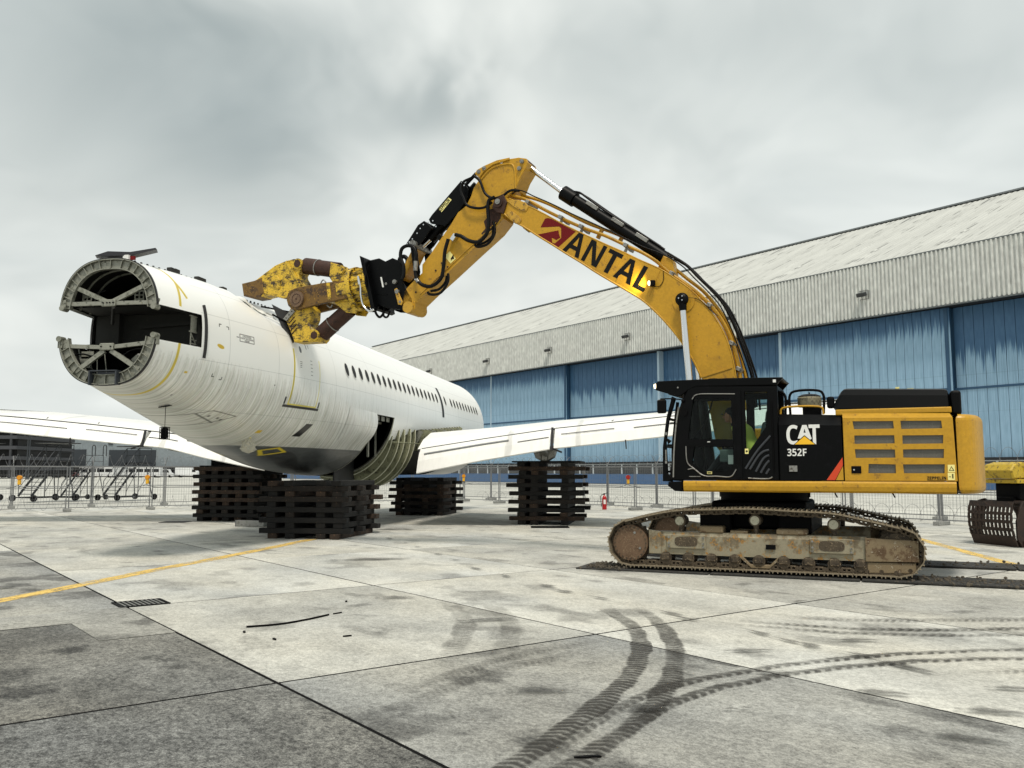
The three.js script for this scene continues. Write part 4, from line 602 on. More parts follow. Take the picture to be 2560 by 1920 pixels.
  mesh('drain_box', [box(.56, .02, .14, .0, 3.66, -14.76), box(.03, .28, .14, -.28, 3.53, -14.76), box(.03, .28, .14, .28, 3.53, -14.76), box(.5, .24, .02, 0, 3.53, -14.9)], std({ color: 0x2c3137, roughness: .5 }), tail);
  mesh('wiring', [pipe([[-.85, 4.0, -14.95], [-.6, 4.02, -14.93], [-.4, 3.98, -14.95], [-.3, 4.06, -14.95]], .016), pipe([[.2, 3.95, -14.95], [.45, 4.08, -14.93], [.8, 4.1, -14.95]], .013), pipe([[-.7, 5.3, -15], [-.5, 5.2, -14.98], [-.3, 5.3, -15.1]], .012)], M.rubber, tail);
}
{ // tailplane slot: rubber seal and fittings at its inner end
  for (const sx of [1, -1]) { const pts = [5.14, 4.95, 4.7, 4.45, 4.2, 4.06].map(y => { const q = fus(16.12, thAt(16.12, y), .015); return [q[0] * sx, q[1], q[2]]; }); mesh('slot_seal', pipe(pts, .034), seal, plane); }
  mesh('slot_fitting', [box(.02, .3, .2, 1.12, 4.72, -15.93), box(.03, .02, .26, 1.13, 4.88, -15.9), box(.03, .02, .26, 1.13, 4.56, -15.9), box(.02, .3, .02, 1.13, 4.4, -15.82), bar([1.13, 4.52, -15.82], [1.13, 4.34, -16.0], .02, .02), box(.02, .02, .2, 1.13, 4.4, -15.92), box(.02, .02, .2, 1.13, 4.32, -15.92)], alu, plane);
  mesh('slot_flap', [box(.02, .05, 1.2, .98, 4.95, -15.45, 0, -.2)], inner, plane); mesh('slot_beam', bar([-.1, 4.7, -15.95], [1.05, 4.76, -15.95], .07, .05), inner, plane);
  mesh('centre_post', [box(.14, .74, .14, -.55, 4.6, -15.9), bar([-.05, 4.93, -15], [-.4, 4.7, -15.5], .05, .05)], inner, plane);
}
{ // stump of the fin: bent plate and the row of bolts it left along the crest
  const fp = sub('fin_remnant', plane); const plM = std({ color: 0x1a1b22, roughness: .5 });
  mesh('bent_plate', [ext([-.32, 0, -.1, .1, .3, .12, .75, .24, .78, .21, .32, .05, -.1, .0], -.14, .14, .005, [], 1).rotateY(.5).translate(-.05, 5.9, -14.95), box(.4, .03, .3, .0, 5.87, -15.05, 0, .5, .12)], plM, fp);
  mesh('torn_strip', [bar([-.3, 5.9, -14.9], [.02, 6.02, -15], .05, .02), box(.12, .1, .06, .22, 5.9, -14.95)], M.white, fp); mesh('red_tag', box(.1, .07, .05, .32, 5.9, -15.0), M.red, fp);
  const bm = std({ color: 0x1d1d1b, roughness: .7 });
  for (let i = 0; i < 34; i++) { const s = 15.25 + i * .2, q = fus(s, 1.45, 0); mesh('crest_bolt', [rod([q[0], q[1] - .02, q[2]], [q[0], q[1] + .05, q[2]], .032, .02, 8)], bm, fp); }
  for (const s of [16.45, 16.6, 17.5, 17.65, 18.6]) { const q = fus(s, 1.45, 0); mesh('crest_fitting', [rbox(.12, .14, .12, .02, q[0], q[1] + .05, q[2]), rbox(.06, .1, .18, .01, q[0] + .05, q[1] + .06, q[2])], bm, fp); }
}
{ // cabin windows
  const gW = (() => { const s = new THREE.Shape(); s.absellipse(0, 0, .125, .185, 0, 2 * PI); return flat(new THREE.ExtrudeGeometry(s, { depth: .012, bevelEnabled: false, curveSegments: 10 }).rotateY(PI / 2)); })();
  const gF = (() => { const s = new THREE.Shape(); s.absellipse(0, 0, .155, .215, 0, 2 * PI); const h = new THREE.Path(); h.absellipse(0, 0, .125, .185, 0, 2 * PI); s.holes.push(h); return flat(new THREE.ExtrudeGeometry(s, { depth: .008, bevelEnabled: false, curveSegments: 10 }).rotateY(PI / 2)); })();
  const at = s => { const th = thAt(s, 4.54), q = fus(s, th, -.004); const n = Math.atan2(Math.sin(th), Math.cos(th)) * .96; const w = sub('window', plane, q, [0, 0, n]); mesh('pane', gW, winM, w, { raw: true }); mesh('frame', gF, M.white, w, { raw: true }); };
  for (let i = 0; i < 19; i++) at(22.45 + i * .525); for (const s of [33.2, 34.2, 34.75, 35.3, 35.85, 36.4, 36.95, 37.5, 38.05, 38.6, 39.1]) at(s);
  mesh('door_slot', hullPatch(32.42, 32.72, thAt(32.5, 3.85), thAt(32.5, 5.0), 2, 14, .006), seal, plane, { raw: true });
  const door = mesh('cabin_door', hullPatch(19.36, 20.62, thAt(20, 3.38), thAt(20, 5.1), 12, 24, .012), skinM, plane, { raw: true });
}
{ // wheel bay opening: dark well with a door frame, and the bare ribs of the wing root fairing
  mesh('bay_edge', [pipe(Array.from({ length: 14 }, (_, i) => fus(24.75, thAt(24.75, 1.68 + i * .137), .004)), .018), pipe(Array.from({ length: 14 }, (_, i) => fus(26.4, thAt(26.4, 1.68 + i * .137), .004)), .018)], alu, plane);
  mesh('bay_frame', [box(.05, 1.1, .1, 1.5, 2.75, -25.5), box(.05, .06, 1.0, 1.62, 3.28, -25.85), box(.05, 1.1, .06, 1.5, 2.75, -26.2), box(.02, .14, .3, 1.9, 3.38, -25.2), box(.02, .14, .3, 1.9, 3.38, -25.7), box(.02, .14, .3, 1.9, 3.38, -26.2)], alu, plane);
  mesh('bay_well', box(.04, 2.4, 1.7, .7, 2.6, -25.6), seal, plane);
  const ribs = sub('fairing_ribs', plane), flangeM = std({ color: 0xbfc0a8, roughness: .6 });
  const rib = (s, yTop, out, hole, m) => { // crescent plate between hull and the fairing's outline
    const a0 = thAt(s, yTop), a1 = -PI / 2 - .25, N = 26, o = [], i2 = []; for (let i = 0; i <= N; i++) { const t = i / N, th = a0 + (a1 - a0) * t, q = fus(s, th, -.02), w = fus(s, th, -.02 + out * Math.sin(Math.min(1, t * 1.6 + .08) * PI * .5) * (1 - .55 * Math.max(0, t - .6) / .4)); o.push(new THREE.Vector2(w[0], w[1])); i2.push(new THREE.Vector2(q[0], q[1])); }
    const sh = new THREE.Shape([...o, ...i2.reverse()]);
    if (hole) for (const [t, rr] of [[.3, .075], [.45, .1], [.6, .075]]) { const th = a0 + (a1 - a0) * t, q = fus(s, th, out * .48); const h = new THREE.Path(); h.absellipse(q[0], q[1], rr, rr, 0, 2 * PI); sh.holes.push(h); }
    mesh('rib', new THREE.ExtrudeGeometry(sh, { depth: .02, bevelEnabled: false }).translate(0, 0, -s), m, ribs); mesh('rib_flange', pipe(o.filter((_, i) => i % 2 === 0).map(v => [v.x, v.y, -s + .02]), .02, 40, 5), flangeM, ribs); };
  rib(26.45, 3.3, .12, false, primer); rib(26.75, 2.9, .34, true, primer); rib(27.2, 3.1, .46, true, primer); rib(27.7, 3.15, .52, true, primer); rib(28.3, 3.2, .56, false, primer); rib(28.9, 3.2, .5, false, primer);
  for (let i = 0; i < 15; i++) { const s = 29.4 + i * .42, y1 = 3.22 + i * .03, q = fus(s, thAt(s, y1), .0), w = fus(s, thAt(s, y1 - .75), .02), o = .3 * Math.sin((i + 2) / 17 * PI) + .12; mesh('root_rib', ext([q[0], q[1], q[0] + o * .8, q[1] - .08, w[0] + o, w[1] + .15, w[0] + o * .8, w[1], w[0], w[1]], -s, -s + .025, 0, [], 1), i % 3 ? primer : alu, ribs); }
  mesh('stringer', [pipe([26.75, 27.2, 27.7, 28.3, 28.9].map((s, i) => [fus(s, thAt(s, 2.7), .1 + i * .1)[0], 2.7, -s]), .018), pipe([26.75, 27.2, 27.7, 28.3, 28.9].map((s, i) => [fus(s, thAt(s, 2.0), .12 + i * .1)[0], 2.0, -s]), .018)], primer, ribs);
  mesh('inner_keel', hullPatch(26.4, 36.2, -PI / 2, thAt(30, 3.2), 40, 20, -.05), std({ color: 0x17170f, roughness: .8, side: THREE.DoubleSide }), ribs, { raw: true });
  // fairing cheek left in place behind the bay
  const ck = hullPatch(22.6, 24.7, thAt(24, 2.55), thAt(24, 3.5), 10, 10, 0); const p = ck.attributes.position; for (let i = 0; i < p.count; i++) { const a = (Math.floor(i / 11)) / 10, b = (i % 11) / 10; p.setX(i, p.getX(i) + .01 + .12 * a * Math.sin(b * PI)); } ck.computeVertexNormals(); mesh('fairing_cheek', ck, skinM, plane, { raw: true });
}
{ // wings with drooped flaps
  const wm = phy({ map: tex8(512, 512, (u, v) => { const c = .9 + (nA(u, v) - .5) * .08 + (nC(u, v * .3) - .5) * .05 - sm(.72, .8, nB(u, v * .15)) * .1; return [c, c, c * .985]; }, { size: 6 }), roughness: .3, clearcoat: .2 }), gap = std({ color: 0x141518, roughness: .6 }), gr = std({ color: 0x8d9092, roughness: .5 });
  const wing = (name, sgn, st) => { // st: lat, sTE, yGap, yBot, chord ahead of the flap, crest rise, thickness
    const w = sub(name, plane); const rows = st.map(q => { const [l, sT, yg, , ch, cr, tk] = q; const x = sgn * l, P = [[sT + .55, yg], [sT + 1.2, yg + cr * .55], [sT + 2.2, yg + cr], [sT + ch * .62, yg + cr * 1.05], [sT + ch * .9, yg + cr * .6], [sT + ch, yg + cr - tk * .35], [sT + ch * .92, yg + cr - tk * .7], [sT + ch * .55, yg + cr - tk], [sT + 1.6, yg - tk * .35], [sT + .7, yg - .1]]; return P.map(a => [x, a[1], -a[0]]); });
    const p = [], ix = [], n = rows[0].length; rows.forEach(r => r.forEach(q => p.push(...q))); for (let i = 0; i < rows.length - 1; i++) for (let k = 0; k < n; k++) { const a = i * n + k, b = i * n + (k + 1) % n; ix.push(a, b, a + n, b, b + n, a + n); }
    for (const e of [0, rows.length - 1]) for (let k = 1; k < n - 1; k++) ix.push(e * n, e * n + k, e * n + k + 1);
    const g = new THREE.BufferGeometry(); g.setAttribute('position', new THREE.Float32BufferAttribute(p, 3)); g.setIndex(ix); const q = g.toNonIndexed(); q.computeVertexNormals(); mesh('wing_box', q, wm, w);
    // flaps: curved panels hung behind the gap
    const ip = (l, k) => { let i = 0; while (i < st.length - 2 && l > st[i + 1][0]) i++; const t = (l - st[i][0]) / (st[i + 1][0] - st[i][0]); return mix(st[i][k], st[i + 1][k], t); };
    const flap = (l0, l1, nm, label) => { const N = 10, pr = [[.5, -.035, 0], [.42, -.02, .0], [.3, -.06, .16], [.16, 0, .52], [0, 0, 1], [.03, -.03, 1], [.24, -.12, .6], [.44, -.16, .2]]; const P = [], I = [], m = pr.length; for (let i = 0; i <= N; i++) { const l = mix(l0, l1, i / N), sT = ip(l, 1), yg = ip(l, 2), yb = ip(l, 3); for (const [ds, dy, t] of pr) P.push(sgn * l, mix(yg, yb, t) + dy, -(sT + ds)); if (i < N) for (let k = 0; k < m; k++) { const a = i * m + k, b = i * m + (k + 1) % m; I.push(a, b, a + m, b, b + m, a + m); } } for (const e of [0, N]) for (let k = 1; k < m - 1; k++) I.push(e * m, e * m + k, e * m + k + 1); const G = new THREE.BufferGeometry(); G.setAttribute('position', new THREE.Float32BufferAttribute(P, 3)); G.setIndex(I); const Q = G.toNonIndexed(); Q.computeVertexNormals(); return mesh(nm, Q, wm, w); };
    const L = st[st.length - 1][0];
    flap(2.62, 6.95, 'flap'); flap(7.08, 12.9, 'flap'); flap(13.0, L - .3, 'aileron');
    const pts = []; for (let l = 2.65; l < L - .2; l += .5) pts.push([sgn * l, ip(l, 2) - .012, -(ip(l, 1) + .54)]); mesh('gap_seal', pipe(pts, .028, 80, 5), gap, w);
    for (const [l0, l1, t, ww] of [[2.8, 5.6, .2, .05], [5.9, 6.9, .4, .014], [7.3, 9.0, .32, .014], [9.6, 12.6, .38, .014]]) { const q2 = []; for (let i = 0; i <= 6; i++) { const l = mix(l0, l1, i / 6), f = .3 - (t - .16) / .36 * .14, fl = t < .16 ? .3 : f; q2.push([sgn * l, mix(ip(l, 2), ip(l, 3), t) - (t < .3 ? .045 : .01) , -(ip(l, 1) + Math.max(.16, f) + .012 - .03)]); } mesh('flap_seam', pipe(q2, ww * .5 + .004, 20, 4), ww > .03 ? gr : gap, w); }
    for (const l of [6.6]) { const sT = ip(l, 1), yg = ip(l, 2), yb = ip(l, 3); mesh('track_fairing', new THREE.LatheGeometry([[0, 0], [.09, .3], [.13, .9], [.1, 1.6], [0, 2.1]].map(a => new THREE.Vector2(...a)), 12).rotateX(-PI / 2 - .12).translate(sgn * l, yb + .12, -(sT + .15)), l < 7 ? M.steel : wm, w); }
    mesh('hanging_strap', bar([sgn * 9.35, ip(9.35, 3) + .02, -ip(9.35, 1)], [sgn * 9.37, ip(9.35, 3) - .26, -ip(9.35, 1)], .035, .03), gap, w); mesh('torn_hinge', [bar([sgn * 7.02, ip(7, 2) + .02, -(ip(7, 1) + .2)], [sgn * 7.02, ip(7, 3) - .05, -(ip(7, 1) + .02)], .07, .05), bar([sgn * 7.05, ip(7, 3), -(ip(7, 1))], [sgn * 7.35, ip(7, 3) - .12, -(ip(7, 1) - .1)], .05, .03)], gap, w);
    for (const l of [8.9, 10.6]) mesh('seam_tick', bar([sgn * l, ip(l, 2) + .06, -(ip(l, 1) + .7)], [sgn * (l + .25), ip(l, 2) + .16, -(ip(l, 1) + 1.2)], .02, .02), gap, w);
    mesh('root_closure', box(.06, .7, 1.9, sgn * 2.6, st[0][2] - .35, -(st[0][1] + 1.3)), gap, w);
    return w; };
  wing('wing', 1, [[2.5, 27, 2.48, 1.68, 8.2, .62, .95], [4.7, 27, 2.81, 2.1, 7.0, .45, .85], [7.06, 27, 3.13, 2.48, 5.4, .36, .7], [10.5, 26.1, 3.41, 2.8, 4.2, .26, .5], [13, 25.4, 3.55, 3.05, 3.2, .2, .36], [16.4, 24.6, 3.72, 3.42, 1.9, .14, .22]]);
  wing('wing', -1, [[2.5, 27, 2.5, 1.78, 8.2, .6, .95], [4.7, 27, 2.86, 2.2, 7.0, .45, .85], [6.2, 27, 3.06, 2.56, 5.6, .36, .7], [9, 26.4, 3.38, 2.84, 4.6, .3, .56], [11.5, 25.8, 3.63, 3.1, 3.8, .28, .45], [16.4, 24.6, 3.95, 3.5, 1.9, .16, .22]]);
}
{ // sheet torn open by the shear
  const sk = phy({ color: 0xdfe1de, roughness: .35, side: THREE.DoubleSide });
  const tear = (pts, m) => { const g = new THREE.BufferGeometry(); const p = []; for (let i = 1; i < pts.length - 1; i++) p.push(...pts[0], ...pts[i], ...pts[i + 1]); g.setAttribute('position', new THREE.Float32BufferAttribute(p, 3)); g.computeVertexNormals(); mesh('torn_sheet', g, m, plane); };
  const crum = (c0, c1, n, seed) => { // crumpled strip of skin between two edges
    const r = rng(seed), p = [], ix = [], m = 5; for (let i = 0; i <= n; i++) for (let j = 0; j <= m; j++) { const t = i / n, u = j / m, a = c0(t), b = c1(t), k = (i && j && i < n && j < m) ? (r() - .5) * .1 : (r() - .5) * .03; p.push(mix(a[0], b[0], u) + k, mix(a[1], b[1], u) + k * .8 + .05 * Math.sin(u * 3.1) , mix(a[2], b[2], u) + (r() - .5) * .06); }
    for (let i = 0; i < n; i++) for (let j = 0; j < m; j++) { const a = i * (m + 1) + j; ix.push(a, a + 1, a + m + 1, a + 1, a + m + 2, a + m + 1); } const g = new THREE.BufferGeometry(); g.setAttribute('position', new THREE.Float32BufferAttribute(p, 3)); g.setIndex(ix); g.computeVertexNormals(); mesh('torn_sheet', g, sk, plane); };
  crum(t => fus(18.3 + t * 1.0, 1.32 - t * .25, .015), t => fus(18.5 + t * .95, 1.08 - t * .22, .03), 7, 4); crum(t => fus(18.9 + t * .5, 1.1 - t * .15, .02), t => fus(19.0 + t * .45, .86 - t * .1, .05), 6, 9);
  tear([[1.2, 5.78, -19.25], [1.72, 5.5, -19.55], [1.74, 4.9, -19.45], [1.66, 4.75, -19.36]], seal);
  mesh('torn_stringer', [bar([1.0, 5.7, -19.1], [1.55, 5.62, -19.5], .03, .03), bar([1.25, 5.52, -19.2], [1.68, 5.25, -19.5], .03, .03)], M.blackMatt, plane);
}
{ // things hanging from the hull
  const q = fus(19.55, thAt(19.55, 2.4), .03); const bag = thing('plastic_bag', 'crumpled clear plastic bag taped under the fuselage', 'bag', [0, 0, 0]); plane.updateMatrixWorld(true); const wp = V3(...fus(19.05, thAt(19.05, 2.52), .02)).applyMatrix4(plane.matrixWorld); bag.position.copy(wp);
  const r = rng(2), g = new THREE.IcosahedronGeometry(.17, 3), p = g.attributes.position; for (let i = 0; i < p.count; i++) { const v = V3(p.getX(i), p.getY(i), p.getZ(i)), a = Math.atan2(v.z, v.x), t = (v.y + .17) / .34; const k = (1 - t * .72) * (1 + .3 * Math.sin(a * 4 + v.y * 26) + .2 * Math.sin(a * 7 - v.y * 40)) * sm(-.02, .35, t + .12); p.setXYZ(i, v.x * k * 1.35, v.y * 1.15 - .13, v.z * k * .6); } g.computeVertexNormals();
  mesh('bag_film', g, phy({ color: 0xdad8cc, transmission: .55, thickness: 0, roughness: .45 }), bag); mesh('tape', box(.12, .03, .06, 0, .05, 0), M.sticker, bag);
  const w0 = V3(...fus(16.25, -1.35, 0)).applyMatrix4(plane.matrixWorld); const pend = thing('hanging_weight', 'small dark wire cage hanging on a cord below the tail', 'weight', [w0.x, w0.y, w0.z], -.3); mesh('cord', rod([0, -.42, 0], [0, .03, 0], .006), M.blackMatt, pend); mesh('hatch_flap', box(.24, .015, .16, 0, .0, 0, .2, 0, .1), M.blackMatt, pend);
  const bars = []; for (let i = 0; i < 5; i++) bars.push(box(.012, .26, .012, -.07 + i * .035, -.55, .06), box(.012, .26, .012, -.07 + i * .035, -.55, -.06)); for (let j = 0; j < 5; j++) bars.push(box(.16, .012, .13, 0, -.43 - j * .06, 0)); mesh('cage', [...bars, rbox(.11, .22, .08, .02, 0, -.55, 0)], M.blackMatt, pend);
}
console.log('plane done');
// ---------------------------------------------------------------- crawler excavator (local: x backwards, z towards its cab side; lists give [forward, height])
const exc = thing('crawler_excavator', 'yellow and black crawler excavator with raised boom, cab to the left', 'excavator', EX, EXR);
const P3 = (L, z) => { const o = []; for (let i = 0; i < L.length; i += 2) o.push([-L[i], L[i + 1], Array.isArray(z) ? z[i / 2] : z]); return o; };
// ---- tracks
{
  const path = (() => { const pts = []; const arc = (ca, cy, r, a0, a1, n) => { for (let i = 0; i <= n; i++) { const a = a0 + (a1 - a0) * i / n; pts.push([ca + r * Math.cos(a), cy + r * Math.sin(a)]); } };
    for (const a of [-1.9, -1.3, -.65, 0, .65, 1.3, 1.85]) pts.push([a, .125]); arc(2.13, .485, .36, -1.45, 1.5, 9); pts.push([1.72, .955], [1.27, 1.035], [.62, 1.065], [0, 1.085], [-.64, 1.06], [-1.28, 1.03], [-1.75, .94]); arc(-2.24, .475, .35, 1.62, 4.6, 9); return pts; })();
  const curve = new THREE.CatmullRomCurve3(path.map(q => V3(-q[0], q[1], 0)), true, 'centripetal'); curve.arcLengthDivisions = 1200; const N = Math.round(curve.getLength() / .214);
  const shoeG = flat([ext([-.112, 0, .112, 0, .112, .014, -.112, .014], -.3, .3, 0, [], 1), ...[-.09, -.01, .07].map(x => ext([x - .012, .012, x + .012, .012, x + .006, .042, x - .006, .042], -.3, .3, 0, [], 1)), ext([.1, 0, .125, -.012, .125, .004, .112, .014], -.3, .3, 0, [], 1)]);
  const lk = z => [ext([-.11, -.03, -.06, -.062, .08, -.062, .115, -.03, .115, .01, .09, .022, -.09, .022, -.11, .005], z - .03, z + .03, .006, [[-.05, -.035, -.05, -.005, -.015, -.005, -.015, -.035], [.02, -.035, .02, -.005, .055, -.005, .055, -.035]], 1), disc(-.09, -.02, z - .035, z + .035, .034, 12)];
  const linkG = flat([...lk(.13), ...lk(-.13), rod([-.09, -.02, -.16], [-.09, -.02, .16], .02)]);
  for (const sd of [1, -1]) {
    const tr = sub('track', exc, [0, 0, sd * 1.42]);
    for (let i = 0; i < N; i++) { const p = curve.getPointAt(i / N), t = curve.getTangentAt(i / N), an = Math.atan2(t.y, t.x); const s = mesh('shoe', shoeG, M.shoe, tr, { raw: true }); 
      // outward normal is to the right of travel
      s.position.set(p.x - Math.sin(an) * .024, p.y + Math.cos(an) * .024, 0); s.rotation.z = an; const l = mesh('link', linkG, M.track, tr, { raw: true }); l.position.set(p.x, p.y, 0); l.rotation.z = an; }
  }
  // ---- track frames
  const capM = std({ map: mottle(.3, S(0xa9a692), S(0x8a8776), S(0x55524a), .5, .62), roughness: .6, metalness: .2 });
  for (const sd of [1, -1]) {
    const f = sub('track_frame', exc, [0, 0, sd * 1.42]); const zo = sd * .2, q = (L, z0, z1, m, n, b = .008, h = []) => mesh(n, sd > 0 ? ext(L, z0, z1, b, h) : ext(L, -z1, -z0, b, h), m, f);
    const prof = [0, .30, .20, .30, .205, .335, .165, .35, .155, .62, .11, .69, -.1, .69, -.14, .62, -.14, .3];
    { const s = new THREE.Shape(); for (let i = 0; i < prof.length; i += 2) s[i ? 'lineTo' : 'moveTo'](prof[i] * sd, prof[i + 1]); mesh('side_beam', new THREE.ExtrudeGeometry(s, { depth: 3.55, bevelEnabled: false }).rotateY(PI / 2).translate(-1.76, 0, 0).scale(1, 1, -1).scale(1, 1, -1), M.frameWorn, f); }
    q([-1.76, .30, -1.76, .68, -2.55, .655, -2.55, .32], .14, .19, M.frameRust, 'idler_guard'); q([-1.78, .12, -1.78, .29, -2.5, .3, -2.5, .14], .13, .165, M.frameRust, 'idler_guard'); q([1.82, .3, 1.6, .3, 1.6, .69, 1.82, .72], .06, .17, M.frameWorn, 'end_plate');
    for (const a of [1.15, -1.25]) { const o = [a - .3, .40, a + .3, .40, a + .28, .46, a + .28, .66, a - .28, .66, a - .28, .46]; q([a - .34, .41, a + .34, .41, a + .34, .645, a - .34, .645], .155, .185, M.frameWorn, 'step_plate', .006); const rr = []; for (let i = 0; i < 20; i++) { const t = i / 20 * 2 * PI; rr.push(a + Math.sign(Math.cos(t)) * Math.pow(Math.abs(Math.cos(t)), .5) * .2, .53 + Math.sign(Math.sin(t)) * Math.pow(Math.abs(Math.sin(t)), .6) * .085); } q(rr, .18, .192, M.track, 'step_recess', 0); for (const da of [-.3, .3]) for (const y of [.44, .5, .6]) mesh('bolt', disc(-(a + da), y, sd > 0 ? .18 : -.205, sd > 0 ? .205 : -.18, .018, 10), M.steel, f); }
    q([-.2, .44, -.2, .52, -.36, .52, -.36, .44], .16, .175, M.blackMatt, 'inspection_hole', 0);
    q([.25, .3, .05, .12, -.25, .12, -.45, .3, -.38, .3, -.26, .18, .06, .18, .18, .3], .1, .17, M.frameRust, 'track_guide');
    mesh('final_drive', [disc(-2.15, .48, sd > 0 ? -.14 : -.2, sd > 0 ? .2 : .14, .315, 40)], M.hubRust, f); for (let i = 0; i < 24; i++) { const t = i / 24 * 2 * PI; mesh('hub_bolt', disc(-2.15 + Math.cos(t) * .285, .48 + Math.sin(t) * .285, sd > 0 ? .2 : -.215, sd > 0 ? .215 : -.2, .016, 8), M.track, f); }
    for (const t of [2.0, 3.6]) mesh('hub_plug', disc(-2.15 - .2 * Math.cos(t), .48 + .2 * Math.sin(t), sd > 0 ? .2 : -.22, sd > 0 ? .22 : -.2, .022, 12), M.steel, f);
    const spr = []; for (let i = 0; i < 42; i++) { const t = i / 42 * 2 * PI, r = i % 2 ? .375 : .33; spr.push(2.15 + Math.cos(t) * r, .48 + Math.sin(t) * r); } mesh('sprocket', ext(spr, -.05, .05, .008), M.track, f);
    mesh('idler_wheel', [disc(2.25, .475, -.1, .1, .29, 36), disc(2.25, .475, -.03, .03, .33, 36)], M.track, f);
    for (let i = 0; i < 9; i++) { const a = 1.52 - i * .4; mesh('track_roller', [disc(-a, .235, -.17, .17, .105, 20), rbox(.15, .12, .08, .015, -a, .26, .16 * sd)], M.track, f); }
    for (const [a, y] of [[1.26, .885], [-.03, .92], [-1.29, .88]]) { mesh('carrier_roller', disc(-a, y, -.15, .15, .1, 24), M.track, f); mesh('roller_cap', disc(-a, y, sd > 0 ? .15 : -.175, sd > 0 ? .175 : -.15, .075, 24), capM, f); mesh('roller_bracket', [rod([-a, y, 0], [-a, .66, 0], .045)], M.track, f); }
    mesh('mud_cake', [rbox(.42, .12, .3, .03, -.72, .745, -.02), rbox(.5, .1, .3, .03, .62, .735, -.02), rbox(.3, .06, .2, .02, -.25, .71, 0)], M.frameRust, f);
  }
  mesh('car_body', [rbox(1.64, .5, 1.9, .06, 0, .98, 0), rbox(.55, .35, 2.5, .04, -.7, .86, 0), rbox(.55, .35, 2.5, .04, .65, .86, 0), new THREE.CylinderGeometry(.8, .8, .28, 40).translate(0, 1.24, 0)], M.blackMatt, exc);
  mesh('slew_ring', new THREE.CylinderGeometry(.82, .82, .14, 48).translate(0, 1.35, 0), M.blackMatt, exc);
}
// ---- revolving frame
{
  mesh('revolving_frame', [box(4.3, .16, 3.05, 1.0, 1.48, 0)], M.blackMatt, exc);
  for (const sd of [1, -1]) { const s = new THREE.Shape([[1.52, 1.43], [1.6, 1.40], [1.645, 1.43], [1.66, 1.5], [1.655, 1.56], [1.63, 1.59], [1.52, 1.59]].map(q => new THREE.Vector2(q[0] * sd, q[1]))); const g = new THREE.ExtrudeGeometry(s, { depth: 4.29, bevelEnabled: false, curveSegments: 4 }).rotateY(PI / 2).scale(1, 1, -1); const p = g.attributes.position; g.translate(-1.165, 0, 0); mesh('side_rail', g.index ? g : flipTri(g), M.yellow, exc); }
  mesh('front_step', ext([1.44, 1.57, 1.2, 1.58, 1.19, 1.4, 1.33, 1.41, 1.45, 1.5], 1.1, 1.62, .01), M.blackMatt, exc);
  mesh('underside_pipe', [rod([.9, 1.4, 1.2], [.88, 1.32, 1.2], .015), rod([1.3, 1.4, 1.1], [1.34, 1.31, 1.1], .012), rod([2.2, 1.4, 1.1], [2.24, 1.32, 1.1], .012)], M.blackMatt, exc);
}
function flipTri(g) { const p = g.attributes.position.array, n = g.attributes.position.count; for (let i = 0; i < n; i += 3) for (let k = 0; k < 3; k++) { const t = p[(i + 1) * 3 + k]; p[(i + 1) * 3 + k] = p[(i + 2) * 3 + k]; p[(i + 2) * 3 + k] = t; } g.computeVertexNormals(); return g; }
